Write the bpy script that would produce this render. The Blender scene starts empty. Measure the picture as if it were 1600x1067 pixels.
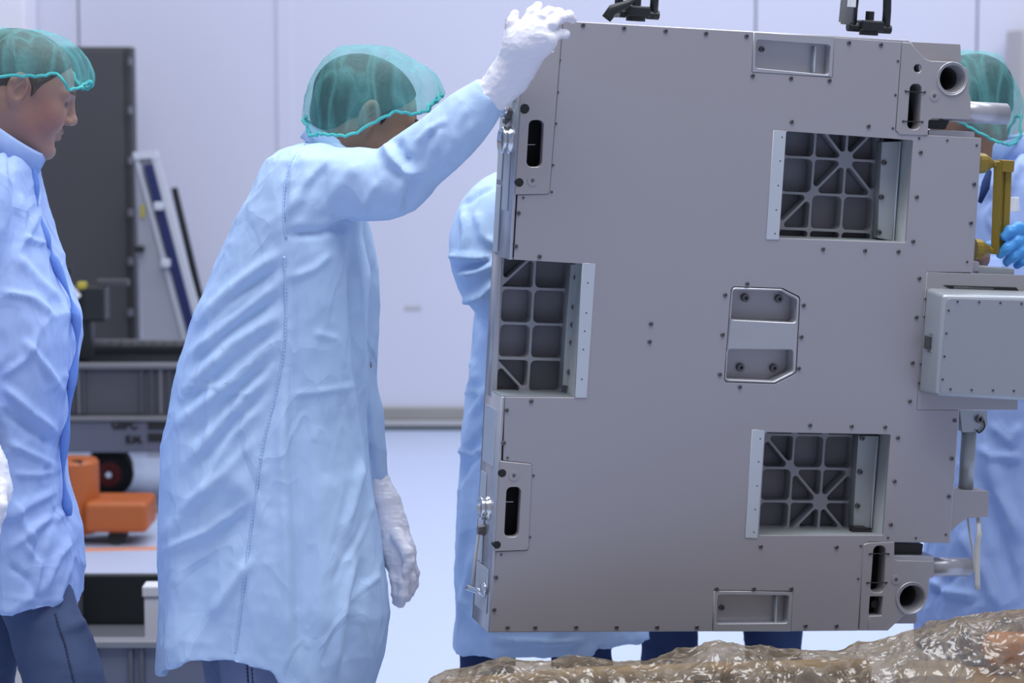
import bpy, bmesh, math, random
import numpy as np
from mathutils import Vector, Matrix
random.seed(4)
SC = bpy.context.scene
COL = SC.collection

# ------------------------------------------------------------------ camera
F = 3800.0
PITCH = math.radians(6.06)
CAM = np.array([0.0, 0.0, 1.64])
RIGHT = np.array([1.0, 0, 0]); FWD = np.array([0, math.cos(PITCH), -math.sin(PITCH)]); DOWN = np.array([0, -math.sin(PITCH), -math.cos(PITCH)])
cd = bpy.data.cameras.new('camera'); cam = bpy.data.objects.new('camera', cd); COL.objects.link(cam)
cam.location = CAM; cam.rotation_euler = (math.pi/2-PITCH, 0, 0)
cd.sensor_width = 36; cd.lens = F/1600*36; cd.clip_end = 60
cd.dof.use_dof = True; cd.dof.focus_distance = 4.72; cd.dof.aperture_fstop = 4.5
SC.camera = cam
# ------------------------------------------------------------------ light
w = bpy.data.worlds.new('world'); SC.world = w; w.use_nodes = True
bg = w.node_tree.nodes['Background']; bg.inputs[0].default_value = (0.74, 0.78, 1.0, 1); bg.inputs[1].default_value = 0.40
def area(name, loc, size, power, col, rot=(0, 0, 0)):
    l = bpy.data.lights.new(name, 'AREA'); l.shape = 'RECTANGLE'; l.size, l.size_y = size; l.energy = power; l.color = col
    o = bpy.data.objects.new(name, l); COL.objects.link(o); o.location = loc; o.rotation_euler = rot; return o
area('ceiling_light', (1.6, 8.4, 5.6), (8, 4.0), 380, (0.86, 0.9, 1.0))
area('ceiling_light', (0.2, 3.6, 5.0), (5.0, 2.4), 260, (0.93, 0.96, 1.0))
SC.view_settings.view_transform = 'Standard'; SC.view_settings.look = 'None'
SC.view_settings.gamma = 1; SC.view_settings.exposure = 0.0; SC.view_settings.use_curve_mapping = False

# ------------------------------------------------------------------ pixel helpers
def ray(px, py):
    return RIGHT*(px-800)/F + DOWN*(py-533.5)/F + FWD
def at(px, py, Y):
    d = ray(px, py); return CAM + d*(Y/d[1])
def proj(P):
    q = P-CAM; z = q@FWD
    return np.stack([800+F*(q@RIGHT)/z, 533.5+F*(q@DOWN)/z], -1)
def mpp(Y): return Y/F/math.cos(PITCH)*1.0

# ------------------------------------------------------------------ materials
def crease_nodes(nt, vec, scale, k=9.0, dist=0.5, detail=1.5, stretch=(1, 1, 1)):
    N, L = nt.nodes, nt.links
    mp = N.new('ShaderNodeMapping'); mp.inputs['Scale'].default_value = stretch; L.new(vec, mp.inputs[0])
    n = N.new('ShaderNodeTexNoise'); n.inputs['Scale'].default_value = scale; n.inputs['Detail'].default_value = detail; n.inputs['Distortion'].default_value = dist
    a = N.new('ShaderNodeMath'); a.operation = 'SUBTRACT'; a.inputs[1].default_value = 0.5; b = N.new('ShaderNodeMath'); b.operation = 'ABSOLUTE'
    c = N.new('ShaderNodeMath'); c.operation = 'MULTIPLY'; c.inputs[1].default_value = k; d = N.new('ShaderNodeMath'); d.operation = 'SUBTRACT'; d.inputs[0].default_value = 1; d.use_clamp = True
    L.new(mp.outputs[0], n.inputs['Vector']); L.new(n.outputs[0], a.inputs[0]); L.new(a.outputs[0], b.inputs[0]); L.new(b.outputs[0], c.inputs[0]); L.new(c.outputs[0], d.inputs[1]); return d.outputs[0]
def mat(name, col, rough=0.6, metal=0.0, noise=None, bump=None, spec=0.5, alpha=None, sheen=0, sss=0):
    m = bpy.data.materials.new(name); m.use_nodes = True; nt = m.node_tree; b = nt.nodes['Principled BSDF']
    b.inputs['Base Color'].default_value = (*col, 1); b.inputs['Roughness'].default_value = rough; b.inputs['Metallic'].default_value = metal
    b.inputs['Specular IOR Level'].default_value = spec
    if sss:
        b.inputs['Subsurface Weight'].default_value = sss; b.inputs['Subsurface Radius'].default_value = (0.02, 0.008, 0.005); b.inputs['Subsurface Scale'].default_value = 0.5
    tc = nt.nodes.new('ShaderNodeTexCoord')
    if noise:
        scale, amt, stretch = noise
        mp = nt.nodes.new('ShaderNodeMapping'); mp.inputs['Scale'].default_value = stretch
        nz = nt.nodes.new('ShaderNodeTexNoise'); nz.inputs['Scale'].default_value = scale; nz.inputs['Detail'].default_value = 5
        cr = nt.nodes.new('ShaderNodeMapRange'); cr.inputs[3].default_value = 1-amt; cr.inputs[4].default_value = 1+amt
        mx = nt.nodes.new('ShaderNodeVectorMath'); mx.operation = 'SCALE'; mx.inputs[0].default_value = col
        nt.links.new(tc.outputs['Object'], mp.inputs[0]); nt.links.new(mp.outputs[0], nz.inputs[0]); nt.links.new(nz.outputs[0], cr.inputs[0])
        nt.links.new(cr.outputs[0], mx.inputs['Scale']); nt.links.new(mx.outputs[0], b.inputs['Base Color'])
    if bump:
        scale, st, dist, stretch = bump
        mp = nt.nodes.new('ShaderNodeMapping'); mp.inputs['Scale'].default_value = stretch
        nz = nt.nodes.new('ShaderNodeTexNoise'); nz.inputs['Scale'].default_value = scale; nz.inputs['Detail'].default_value = 4
        bp = nt.nodes.new('ShaderNodeBump'); bp.inputs['Strength'].default_value = st; bp.inputs['Distance'].default_value = dist
        nt.links.new(tc.outputs['Object'], mp.inputs[0]); nt.links.new(mp.outputs[0], nz.inputs[0]); nt.links.new(nz.outputs[0], bp.inputs['Height'])
        nt.links.new(bp.outputs[0], b.inputs['Normal'])
    return m
def cloth_mat(name, col, crease=0.6):
    m = mat(name, col, 0.8, spec=0.15); nt = m.node_tree; b = nt.nodes['Principled BSDF']
    tc = nt.nodes.new('ShaderNodeTexCoord')
    # fine creases
    o1 = crease_nodes(nt, tc.outputs['Object'], 4.5, 15, 0.6, 1.5, (1, 1, 0.7)); o2 = crease_nodes(nt, tc.outputs['Object'], 10, 10, 0.4, 2.0, (1.2, 1, 0.6)); ad = nt.nodes.new('ShaderNodeMath'); ad.operation = 'MULTIPLY_ADD'; ad.inputs[1].default_value = 0.5
    nt.links.new(o2, ad.inputs[0]); nt.links.new(o1, ad.inputs[2])
    n2 = nt.nodes.new('ShaderNodeTexNoise'); n2.inputs['Scale'].default_value = 420; n2.inputs['Detail'].default_value = 2
    b1 = nt.nodes.new('ShaderNodeBump'); b1.inputs['Strength'].default_value = crease; b1.inputs['Distance'].default_value = 0.0028
    b2 = nt.nodes.new('ShaderNodeBump'); b2.inputs['Strength'].default_value = 0.12; b2.inputs['Distance'].default_value = 0.0006
    nt.links.new(tc.outputs['Object'], n2.inputs['Vector'])
    nt.links.new(ad.outputs[0], b1.inputs['Height']); nt.links.new(n2.outputs[0], b2.inputs['Height'])
    nt.links.new(b1.outputs[0], b2.inputs['Normal']); nt.links.new(b2.outputs[0], b.inputs['Normal'])
    return m
def film_mat(name, col, glossrough, f_trans, f_gloss, bumpscale, bumpdist, streak=0.0, transcol=(1, 1, 1), translucent=0.3):
    m = bpy.data.materials.new(name); m.use_nodes = True; nt = m.node_tree; N = nt.nodes; L = nt.links
    N.clear(); out = N.new('ShaderNodeOutputMaterial')
    tr = N.new('ShaderNodeBsdfTransparent'); tr.inputs[0].default_value = (*transcol, 1)
    df = N.new('ShaderNodeBsdfDiffuse'); df.inputs[0].default_value = (*col, 1)
    tl = N.new('ShaderNodeBsdfTranslucent'); tl.inputs[0].default_value = (*col, 1)
    gl = N.new('ShaderNodeBsdfGlossy'); gl.inputs['Roughness'].default_value = glossrough
    tc = N.new('ShaderNodeTexCoord'); nz = N.new('ShaderNodeTexNoise'); nz.inputs['Scale'].default_value = bumpscale; nz.inputs['Detail'].default_value = 4; nz.inputs['Distortion'].default_value = 0.8
    bp = N.new('ShaderNodeBump'); bp.inputs['Strength'].default_value = 1; bp.inputs['Distance'].default_value = bumpdist
    L.new(tc.outputs['Object'], nz.inputs['Vector']); L.new(nz.outputs[0], bp.inputs['Height'])
    if bumpscale < 40:
        k1 = crease_nodes(nt, tc.outputs['Object'], 7, 10, 1.2, 2, (1, 1, 0.7)); k2 = crease_nodes(nt, tc.outputs['Object'], 18, 8, 0.9, 2, (1, 1, 0.7)); ma = N.new('ShaderNodeMath'); ma.operation = 'MULTIPLY_ADD'; ma.inputs[1].default_value = 0.5; mb = N.new('ShaderNodeMath'); mb.operation = 'MULTIPLY_ADD'; mb.inputs[1].default_value = 0.6
        L.new(k2, ma.inputs[0]); L.new(k1, ma.inputs[2]); L.new(nz.outputs[0], mb.inputs[0]); L.new(ma.outputs[0], mb.inputs[2]); L.new(mb.outputs[0], bp.inputs['Height'])
    for s in (df, tl, gl): L.new(bp.outputs[0], s.inputs['Normal'])
    m1 = N.new('ShaderNodeMixShader'); m1.inputs[0].default_value = translucent; L.new(df.outputs[0], m1.inputs[1]); L.new(tl.outputs[0], m1.inputs[2])
    m2 = N.new('ShaderNodeMixShader'); m2.inputs[0].default_value = f_trans; L.new(m1.outputs[0], m2.inputs[1]); L.new(tr.outputs[0], m2.inputs[2])
    if streak:
        o1 = crease_nodes(nt, tc.outputs['Object'], 13, 9, 0.15, 0.5, (1.8, 1.8, 0.35)); o2 = crease_nodes(nt, tc.outputs['Object'], 9, 16, 0.2, 0.0, (2.2, 2.2, 0.5))
        mx_ = N.new('ShaderNodeMath'); mx_.operation = 'MAXIMUM'; L.new(o1, mx_.inputs[0]); L.new(o2, mx_.inputs[1])
        mr = N.new('ShaderNodeMapRange'); mr.inputs[3].default_value = f_trans; mr.inputs[4].default_value = f_trans-streak; L.new(mx_.outputs[0], mr.inputs[0]); L.new(mr.outputs[0], m2.inputs[0])
    m3 = N.new('ShaderNodeMixShader'); m3.inputs[0].default_value = f_gloss; L.new(m2.outputs[0], m3.inputs[1]); L.new(gl.outputs[0], m3.inputs[2])
    L.new(m3.outputs[0], out.inputs[0]); return m

M = dict(
 wall=mat('wall_paint', (0.63, 0.635, 0.74), 0.55, noise=(1.2, 0.03, (1, 1, 1))),
 wall2=mat('wall_paint_bright', (0.86, 0.85, 0.92), 0.5, noise=(1.2, 0.02, (1, 1, 1))),
 floor=mat('resin_floor', (0.50, 0.58, 0.76), 0.28, noise=(0.7, 0.04, (1, 1, 1)), bump=(6, 0.1, 0.004, (1, 1, 1))),
 tape=mat('orange_tape', (0.75, 0.28, 0.13), 0.5, noise=(9, 0.08, (1, 1, 1))),
 base=mat('baseboard', (0.30, 0.29, 0.27), 0.5, noise=(4, 0.12, (1, 1, 1))),
 base_l=mat('baseboard_lip', (0.46, 0.46, 0.48), 0.5, noise=(4, 0.05, (1, 1, 1))),
 base_d=mat('baseboard_foot', (0.08, 0.10, 0.11), 0.6, noise=(4, 0.1, (1, 1, 1))),
 skinp=mat('anodised_cover', (0.38, 0.362, 0.388), 0.42, 0.35, noise=(2.5, 0.03, (1, 1, 1)), bump=(300, 0.06, 0.0005, (1, 1, 1))),
 frame=mat('machined_frame', (0.47, 0.47, 0.50), 0.33, 0.55, noise=(8, 0.05, (1, 1, 4))),
 brack=mat('bracket_alloy', (0.39, 0.37, 0.385), 0.4, 0.4, noise=(14, 0.04, (1, 1, 1))),
 sheet=mat('zinc_sheet', (0.40, 0.43, 0.44), 0.4, 0.45, noise=(7, 0.06, (1, 1, 2))),
 pale=mat('pale_edge_strip', (0.55, 0.59, 0.64), 0.4, 0.35, noise=(7, 0.04, (1, 1, 1))),
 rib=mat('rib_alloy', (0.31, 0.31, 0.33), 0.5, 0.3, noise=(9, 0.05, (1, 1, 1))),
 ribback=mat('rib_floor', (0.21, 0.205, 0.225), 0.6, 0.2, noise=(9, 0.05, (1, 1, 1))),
 dark=mat('void_shade', (0.012, 0.012, 0.013), 0.7, noise=(9, 0.3, (1, 1, 1))),  # near-black standing in for the shade inside holes and gaps
 screw=mat('screw_steel', (0.15, 0.145, 0.15), 0.38, 0.75, noise=(50, 0.15, (1, 1, 1))),
 chrome=mat('bright_steel', (0.72, 0.73, 0.75), 0.16, 0.95, noise=(20, 0.04, (1, 1, 1))),
 housing=mat('housing_alloy', (0.40, 0.43, 0.46), 0.36, 0.4, noise=(6, 0.03, (1, 1, 1))),
 housecov=mat('housing_cover', (0.35, 0.36, 0.39), 0.42, 0.35, noise=(3, 0.03, (1, 1, 1))),
 gold=mat('gold_anodised', (0.30, 0.21, 0.035), 0.42, 0.45, noise=(10, 0.06, (1, 1, 1))),
 black=mat('black_paint', (0.014, 0.017, 0.018), 0.4, noise=(20, 0.2, (1, 1, 1))),
 strap=mat('cream_webbing', (0.66, 0.63, 0.58), 0.8, noise=(60, 0.08, (1, 1, 1))),
 label=mat('white_label', (0.7, 0.7, 0.72), 0.6, noise=(160, 0.25, (1, 1, 0.3))),
 sleeve=mat('grey_sleeve', (0.2, 0.2, 0.2), 0.5, noise=(20, 0.2, (1, 1, 1))),
 coat=cloth_mat('blue_labcoat', (0.47, 0.63, 0.87), 1.0),
 coat2=cloth_mat('blue_labcoat_cool', (0.36, 0.48, 0.78), 1.0),
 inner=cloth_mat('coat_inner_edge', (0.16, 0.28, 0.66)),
 denim=mat('denim', (0.07, 0.095, 0.175), 0.9, noise=(9, 0.4, (1, 1, 1)), bump=(260, 0.3, 0.001, (1, 1, 1)), spec=0.1),
 denim_l=mat('denim_washed', (0.18, 0.215, 0.34), 0.9, noise=(40, 0.2, (1, 1, 1)), bump=(260, 0.3, 0.001, (1, 1, 1)), spec=0.1),
 denim_d=mat('denim_dark', (0.035, 0.055, 0.13), 0.9, noise=(14, 0.2, (1, 1, 1)), bump=(260, 0.3, 0.001, (1, 1, 1)), spec=0.1),
 thread=mat('denim_seam', (0.03, 0.04, 0.09), 0.9, noise=(90, 0.4, (1, 1, 1))),
 shoe=mat('shoe_rubber', (0.03, 0.03, 0.035), 0.6, noise=(30, 0.2, (1, 1, 1))),
 shirt=mat('navy_shirt', (0.03, 0.05, 0.14), 0.9, noise=(30, 0.15, (1, 1, 1)), spec=0.1),
 glove=mat('latex_glove', (0.84, 0.83, 0.90), 0.42, noise=(8, 0.03, (1, 1, 1)), bump=(55, 0.5, 0.002, (1, 1, 1)), sss=0.1),
 glove_b=mat('nitrile_glove', (0.07, 0.33, 0.74), 0.42, noise=(10, 0.06, (1, 1, 1)), bump=(70, 0.4, 0.0015, (1, 1, 1))),
 hair=mat('dark_hair', (0.012, 0.011, 0.012), 0.55, noise=(30, 0.4, (1, 1, 1)), bump=(120, 0.9, 0.004, (1, 1, 0.3))),
 hair2=mat('brown_hair', (0.075, 0.055, 0.045), 0.55, noise=(60, 0.4, (3, 1, 1)), bump=(150, 0.9, 0.003, (1, 1, 0.3))),
 eye=mat('eye_white', (0.13, 0.10, 0.09), 0.5, noise=(20, 0.04, (1, 1, 1))),
 iris=mat('iris', (0.02, 0.014, 0.01), 0.4, noise=(90, 0.2, (1, 1, 1))),
 brow=mat('eyebrow_hair', (0.05, 0.03, 0.022), 0.8, noise=(200, 0.4, (1, 1, 1))),
 brow2=mat('eyebrow_light', (0.16, 0.10, 0.085), 0.8, noise=(200, 0.3, (1, 1, 1))),
 lip=mat('lips', (0.30, 0.12, 0.12), 0.5, noise=(60, 0.12, (1, 1, 1))),
 teal_band=cloth_mat('teal_elastic', (0.10, 0.50, 0.48), 0.4),
 cap=film_mat('teal_nonwoven', (0.22, 0.66, 0.66), 0.5, 0.82, 0.012, 60, 0.002, 0.20, (0.88, 0.965, 0.965), 0.3),
 wrap=film_mat('amber_film', (0.40, 0.33, 0.25), 0.10, 0.74, 0.085, 16, 0.007, 0.42, (0.86, 0.77, 0.64), 0.3),
 cartg=mat('grey_plastic', (0.075, 0.08, 0.095), 0.55, noise=(6, 0.08, (1, 1, 1))),
 cartl=mat('grey_rail', (0.20, 0.20, 0.215), 0.4, 0.3, noise=(9, 0.08, (1, 1, 1))),
 cartb=mat('blue_grey_panel', (0.11, 0.12, 0.165), 0.5, noise=(3, 0.18, (1, 1, 1))),
 orange=mat('orange_paint', (0.42, 0.105, 0.02), 0.45, noise=(5, 0.06, (1, 1, 1))),
 rubber=mat('tyre_rubber', (0.018, 0.02, 0.02), 0.7, noise=(15, 0.2, (1, 1, 1))),
 red=mat('red_hub', (0.22, 0.02, 0.015), 0.5, noise=(15, 0.15, (1, 1, 1))),
 cab=mat('dark_cabinet', (0.062, 0.062, 0.066), 0.5, noise=(2, 0.06, (1, 1, 1))),
 cab2=mat('dark_cabinet_edge', (0.045, 0.045, 0.048), 0.5, noise=(2, 0.06, (1, 1, 1))),
 knob=mat('hinge_metal', (0.22, 0.22, 0.24), 0.4, 0.5, noise=(12, 0.1, (1, 1, 1))),
 board=mat('white_board', (0.34, 0.35, 0.40), 0.45, noise=(2, 0.05, (1, 1, 1))),
 boardl=mat('board_frame', (0.6, 0.62, 0.68), 0.35, noise=(5, 0.05, (1, 1, 1))),
 navy=mat('navy_profile', (0.012, 0.02, 0.10), 0.5, noise=(8, 0.12, (1, 1, 1))),
 yellow=mat('yellow_sticker', (0.45, 0.38, 0.04), 0.5, noise=(9, 0.1, (1, 1, 1))),
 white=mat('white_paint', (0.62, 0.62, 0.66), 0.5, noise=(5, 0.05, (1, 1, 1))),
 beige=mat('beige_paint', (0.48, 0.46, 0.44), 0.5, noise=(3, 0.05, (1, 1, 1))),
 tan=mat('tan_pipe', (0.50, 0.41, 0.28), 0.5, noise=(5, 0.1, (1, 1, 1))),
 brown=mat('brown_board', (0.11, 0.075, 0.05), 0.7, noise=(9, 0.3, (1, 1, 3))),
 orangeb=mat('orange_parcel', (0.72, 0.28, 0.07), 0.6, noise=(9, 0.15, (1, 1, 1))),
)
def skin_mat(name, col, red, loc, rad):
    m = mat(name, col, 0.5, spec=0.35, sss=0.12, bump=(240, 0.25, 0.0006, (1, 1, 1))); nt = m.node_tree; N = nt.nodes; L = nt.links; b = N['Principled BSDF']
    tc = N.new('ShaderNodeTexCoord'); nz = N.new('ShaderNodeTexNoise'); nz.inputs['Scale'].default_value = 28; nz.inputs['Detail'].default_value = 5
    d = N.new('ShaderNodeVectorMath'); d.operation = 'DISTANCE'; d.inputs[1].default_value = loc
    mr = N.new('ShaderNodeMapRange'); mr.inputs[1].default_value = rad; mr.inputs[2].default_value = rad*0.2; mr.inputs[3].default_value = 0.15; mr.inputs[4].default_value = 1.0
    mu = N.new('ShaderNodeMath'); mu.operation = 'MULTIPLY'
    mx = N.new('ShaderNodeMix'); mx.data_type = 'RGBA'; mx.inputs[6].default_value = (*col, 1); mx.inputs[7].default_value = (*red, 1)
    L.new(tc.outputs['Object'], nz.inputs['Vector']); L.new(tc.outputs['Object'], d.inputs[0]); L.new(d.outputs['Value'], mr.inputs[0])
    L.new(mr.outputs[0], mu.inputs[0]); L.new(nz.outputs[0], mu.inputs[1]); L.new(mu.outputs[0], mx.inputs[0]); L.new(mx.outputs[2], b.inputs['Base Color'])
    return m

# ------------------------------------------------------------------ object helpers
def link(name, me, m=None, parent=None, smooth=False):
    o = bpy.data.objects.new(name, me); COL.objects.link(o)
    if m is not None and not me.materials: me.materials.append(m)
    if smooth: me.shade_smooth()
    if parent is not None:
        o.parent = parent
        if not parent.get('_local'): o.matrix_parent_inverse = parent.matrix_world.inverted()
    return o
def tag(o, label=None, cat=None, group=None, kind=None):
    if label: o['label'] = label
    if cat: o['category'] = cat
    if group: o['group'] = group
    if kind: o['kind'] = kind
    return o
def empty(name, loc, label, cat, group=None, mw=None):
    o = bpy.data.objects.new(name, None); COL.objects.link(o); o.empty_display_size = 0.1
    o.matrix_world = mw if mw is not None else Matrix.Translation(Vector(loc))
    bpy.context.view_layer.update()
    return tag(o, label, cat, group)
def mesh(verts, faces, name='m'):
    me = bpy.data.meshes.new(name); me.from_pydata([tuple(map(float, v)) for v in verts], [], [tuple(map(int, f)) for f in faces]); me.update(); return me
def from_bm(bm, name='m'):
    me = bpy.data.meshes.new(name); bm.normal_update(); bm.to_mesh(me); bm.free(); return me
def box_me(c0, c1, bev=0.0, segs=2, mw=None):
    bm = bmesh.new(); bmesh.ops.create_cube(bm, size=1)
    c0, c1 = np.array(c0, float), np.array(c1, float)
    for v in bm.verts: v.co = Vector((c0+c1)/2+np.array(v.co)*(c1-c0))
    if bev: bmesh.ops.bevel(bm, geom=bm.edges[:], offset=bev, segments=segs, affect='EDGES', profile=0.5)
    if mw is not None: bmesh.ops.transform(bm, matrix=mw, verts=bm.verts)
    bmesh.ops.recalc_face_normals(bm, faces=bm.faces)
    return from_bm(bm)
def tube_me(pts, rad, n=12, caps=True, flat=1.0, up=None):
    """tube through pts, radius per point; elliptical when flat != 1"""
    pts = [np.array(p, float) for p in pts]; k = len(pts)
    if np.isscalar(rad): rad = [rad]*k
    V, Fc = [], []; prev = None
    for i, p in enumerate(pts):
        t = pts[min(i+1, k-1)]-pts[max(i-1, 0)]; t = t/(np.linalg.norm(t)+1e-9)
        a = prev if prev is not None else (np.array(up, float) if up is not None else (np.array([0, 0, 1.0]) if abs(t[2]) < 0.9 else np.array([1.0, 0, 0])))
        a = a-t*(a@t); a /= np.linalg.norm(a); b = np.cross(t, a); prev = a
        for j in range(n):
            th = 2*math.pi*j/n; V.append(p+rad[i]*(a*math.cos(th)+b*math.sin(th)*flat))
    for i in range(k-1):
        for j in range(n): Fc.append((i*n+j, i*n+(j+1) % n, (i+1)*n+(j+1) % n, (i+1)*n+j))
    if caps: Fc.append(tuple(range(n))[::-1]); Fc.append(tuple((k-1)*n+j for j in range(n)))
    return V, Fc
def catmull(pts, m=6):
    P = np.array(pts, float); out = []
    for i in range(len(P)-1):
        p0, p1, p2, p3 = P[max(i-1, 0)], P[i], P[i+1], P[min(i+2, len(P)-1)]
        for s in range(m):
            t = s/m; out.append(0.5*((2*p1)+(-p0+p2)*t+(2*p0-5*p1+4*p2-p3)*t*t+(-p0+3*p1-3*p2+p3)*t**3))
    out.append(P[-1]); return np.array(out)
def cyl_me(p0, p1, r0, r1=None, n=24, bev=0):
    r1 = r0 if r1 is None else r1
    V, Fc = tube_me([p0, p1], [r0, r1], n); me = mesh(V, Fc)
    if bev:
        bm = bmesh.new(); bm.from_mesh(me); es = [e for e in bm.edges if any(len(f.verts) > 4 for f in e.link_faces)]
        bmesh.ops.bevel(bm, geom=es, offset=bev, segments=2, affect='EDGES'); me = from_bm(bm)
    return me
def lathe_me(prof, mw, n=32):
    """prof: (radius, axial) pairs; axis = local z of mw"""
    V, Fc = [], []
    for r, z in prof:
        for j in range(n):
            th = 2*math.pi*j/n; V.append(mw@Vector((r*math.cos(th), r*math.sin(th), z)))
    for i in range(len(prof)-1):
        for j in range(n): Fc.append((i*n+j, i*n+(j+1) % n, (i+1)*n+(j+1) % n, (i+1)*n+j))
    return mesh(V, Fc)
def join_me(parts):
    V, Fc = [], []
    for v, f in parts:
        k = len(V); V += list(v); Fc += [tuple(i+k for i in q) for q in f]
    return mesh(V, Fc)
def vf(me):
    return [np.array(v.co) for v in me.vertices], [tuple(p.vertices) for p in me.polygons]

# numpy value noise
def _h(i, j, k, s):
    s = int(s)
    n = (i*374761393+j*668265263+k*1442695041+s*362437) & 0xffffffff
    n = ((n ^ (n >> 13))*1274126177) & 0xffffffff
    return ((n ^ (n >> 16)) & 0xffff)/65535.0
def vnoise(P, seed=0):
    P = np.asarray(P, float); i = np.floor(P).astype(np.int64); f = P-i; f = f*f*(3-2*f); r = 0
    for a in (0, 1):
        for b in (0, 1):
            for c in (0, 1):
                wt = (f[:, 0] if a else 1-f[:, 0])*(f[:, 1] if b else 1-f[:, 1])*(f[:, 2] if c else 1-f[:, 2])
                r = r+wt*_h(i[:, 0]+a, i[:, 1]+b, i[:, 2]+c, seed)
    return r*2-1
def ridged(P, seed=0, octs=3):
    a, s, r = 1.0, 1.0, 0
    for o in range(octs):
        r = r+a*(1-np.abs(vnoise(P*s+o*7.3, seed+o)))**2; a *= 0.5; s *= 2.03
    return r-0.9

# surface nets
def surface_nets(func, lo, hi, h):
    lo = np.array(lo, float); hi = np.array(hi, float); n = np.ceil((hi-lo)/h).astype(int)+1
    ax = [lo[d]+h*np.arange(n[d]) for d in range(3)]
    G = np.stack(np.meshgrid(*ax, indexing='ij'), -1); V = func(G.reshape(-1, 3)).reshape(n)
    S = V < 0; cs = [slice(0, -1), slice(1, None)]
    acc = np.zeros(tuple(n-1)+(3,)); cnt = np.zeros(tuple(n-1))
    for a in range(3):
        b, c = [d for d in range(3) if d != a]
        for i in (0, 1):
            for j in (0, 1):
                s0 = [None]*3; s1 = [None]*3
                s0[a], s1[a] = cs[0], cs[1]; s0[b] = s1[b] = cs[i]; s0[c] = s1[c] = cs[j]
                v0, v1 = V[tuple(s0)], V[tuple(s1)]; m = (v0 < 0) != (v1 < 0)
                t = np.where(m, v0/np.where(m, v0-v1, 1), 0); off = np.zeros(acc.shape); off[..., a] = t; off[..., b] = i; off[..., c] = j
                acc += off*m[..., None]; cnt += m
    act = cnt > 0; idx = -np.ones(act.shape, int); idx[act] = np.arange(act.sum())
    base = np.argwhere(act); verts = lo+h*(base+acc[act]/cnt[act][:, None]); faces = []
    for a in range(3):
        b, c = (a+1) % 3, (a+2) % 3
        s0 = [slice(None)]*3; s1 = [slice(None)]*3; s0[a] = cs[0]; s1[a] = cs[1]
        A, B = S[tuple(s0)], S[tuple(s1)]; e = np.argwhere(A != B)
        e = e[(e[:, b] > 0) & (e[:, c] > 0) & (e[:, b] < n[b]-1) & (e[:, c] < n[c]-1)]
        if not len(e): continue
        def cell(db, dc):
            q = e.copy(); q[:, b] -= db; q[:, c] -= dc; return idx[q[:, 0], q[:, 1], q[:, 2]]
        q = np.stack([cell(1, 1), cell(0, 1), cell(0, 0), cell(1, 0)], 1)
        inside = S[e[:, 0], e[:, 1], e[:, 2]]; q[~inside] = q[~inside][:, ::-1]; faces.append(q)
    return verts, np.concatenate(faces)
def fast_mesh(V, Q):
    me = bpy.data.meshes.new('m'); V = np.asarray(V, np.float32); Q = np.asarray(Q, np.int32)
    me.vertices.add(len(V)); me.vertices.foreach_set('co', V.ravel()); k = Q.shape[1]
    me.loops.add(Q.size); me.loops.foreach_set('vertex_index', Q.ravel())
    me.polygons.add(len(Q)); me.polygons.foreach_set('loop_start', np.arange(0, Q.size, k, dtype=np.int32))
    me.update(calc_edges=True); me.validate(); return me
def smin(a, b, k):
    h = np.maximum(k-np.abs(a-b), 0)/k; return np.minimum(a, b)-h*h*k*0.25
def smax(a, b, k): return -smin(-a, -b, k)
def sd_cap(P, a, b, ra, rb, flat=None):
    a = np.array(a, float); b = np.array(b, float); pa = P-a; ba = b-a
    t = np.clip((pa@ba)/(ba@ba+1e-12), 0, 1); return np.linalg.norm(pa-t[:, None]*ba, axis=1)-(ra+(rb-ra)*t)
def sd_ell(P, c, r):
    q = (P-np.array(c))/np.array(r); k0 = np.linalg.norm(q, axis=1); k1 = np.linalg.norm(q/np.array(r), axis=1)+1e-9
    return k0*(k0-1)/k1
def sd_chain(P, pts, rads, k=0.006):
    d = None
    for i in range(len(pts)-1):
        e = sd_cap(P, pts[i], pts[i+1], rads[i], rads[i+1]); d = e if d is None else smin(d, e, k)
    return d
def verts_of(me):
    V = np.zeros(len(me.vertices)*3, np.float32); me.vertices.foreach_get('co', V); return V.reshape(-1, 3).astype(float)
def norms_of(me):
    V = np.zeros(len(me.vertices)*3, np.float32); me.vertex_normals.foreach_get('vector', V); return V.reshape(-1, 3).astype(float)
def set_verts(me, V): me.vertices.foreach_set('co', V.astype(np.float32).ravel()); me.update()
def remesh(me, vox, smooth=3, fac=0.5):
    o = bpy.data.objects.new('tmp', me); COL.objects.link(o)
    r = o.modifiers.new('r', 'REMESH'); r.mode = 'VOXEL'; r.voxel_size = vox
    if smooth: s = o.modifiers.new('s', 'SMOOTH'); s.iterations = smooth; s.factor = fac
    dg = bpy.context.evaluated_depsgraph_get(); dg.update(); out = bpy.data.meshes.new_from_object(o.evaluated_get(dg))
    bpy.data.objects.remove(o); return out
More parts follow.
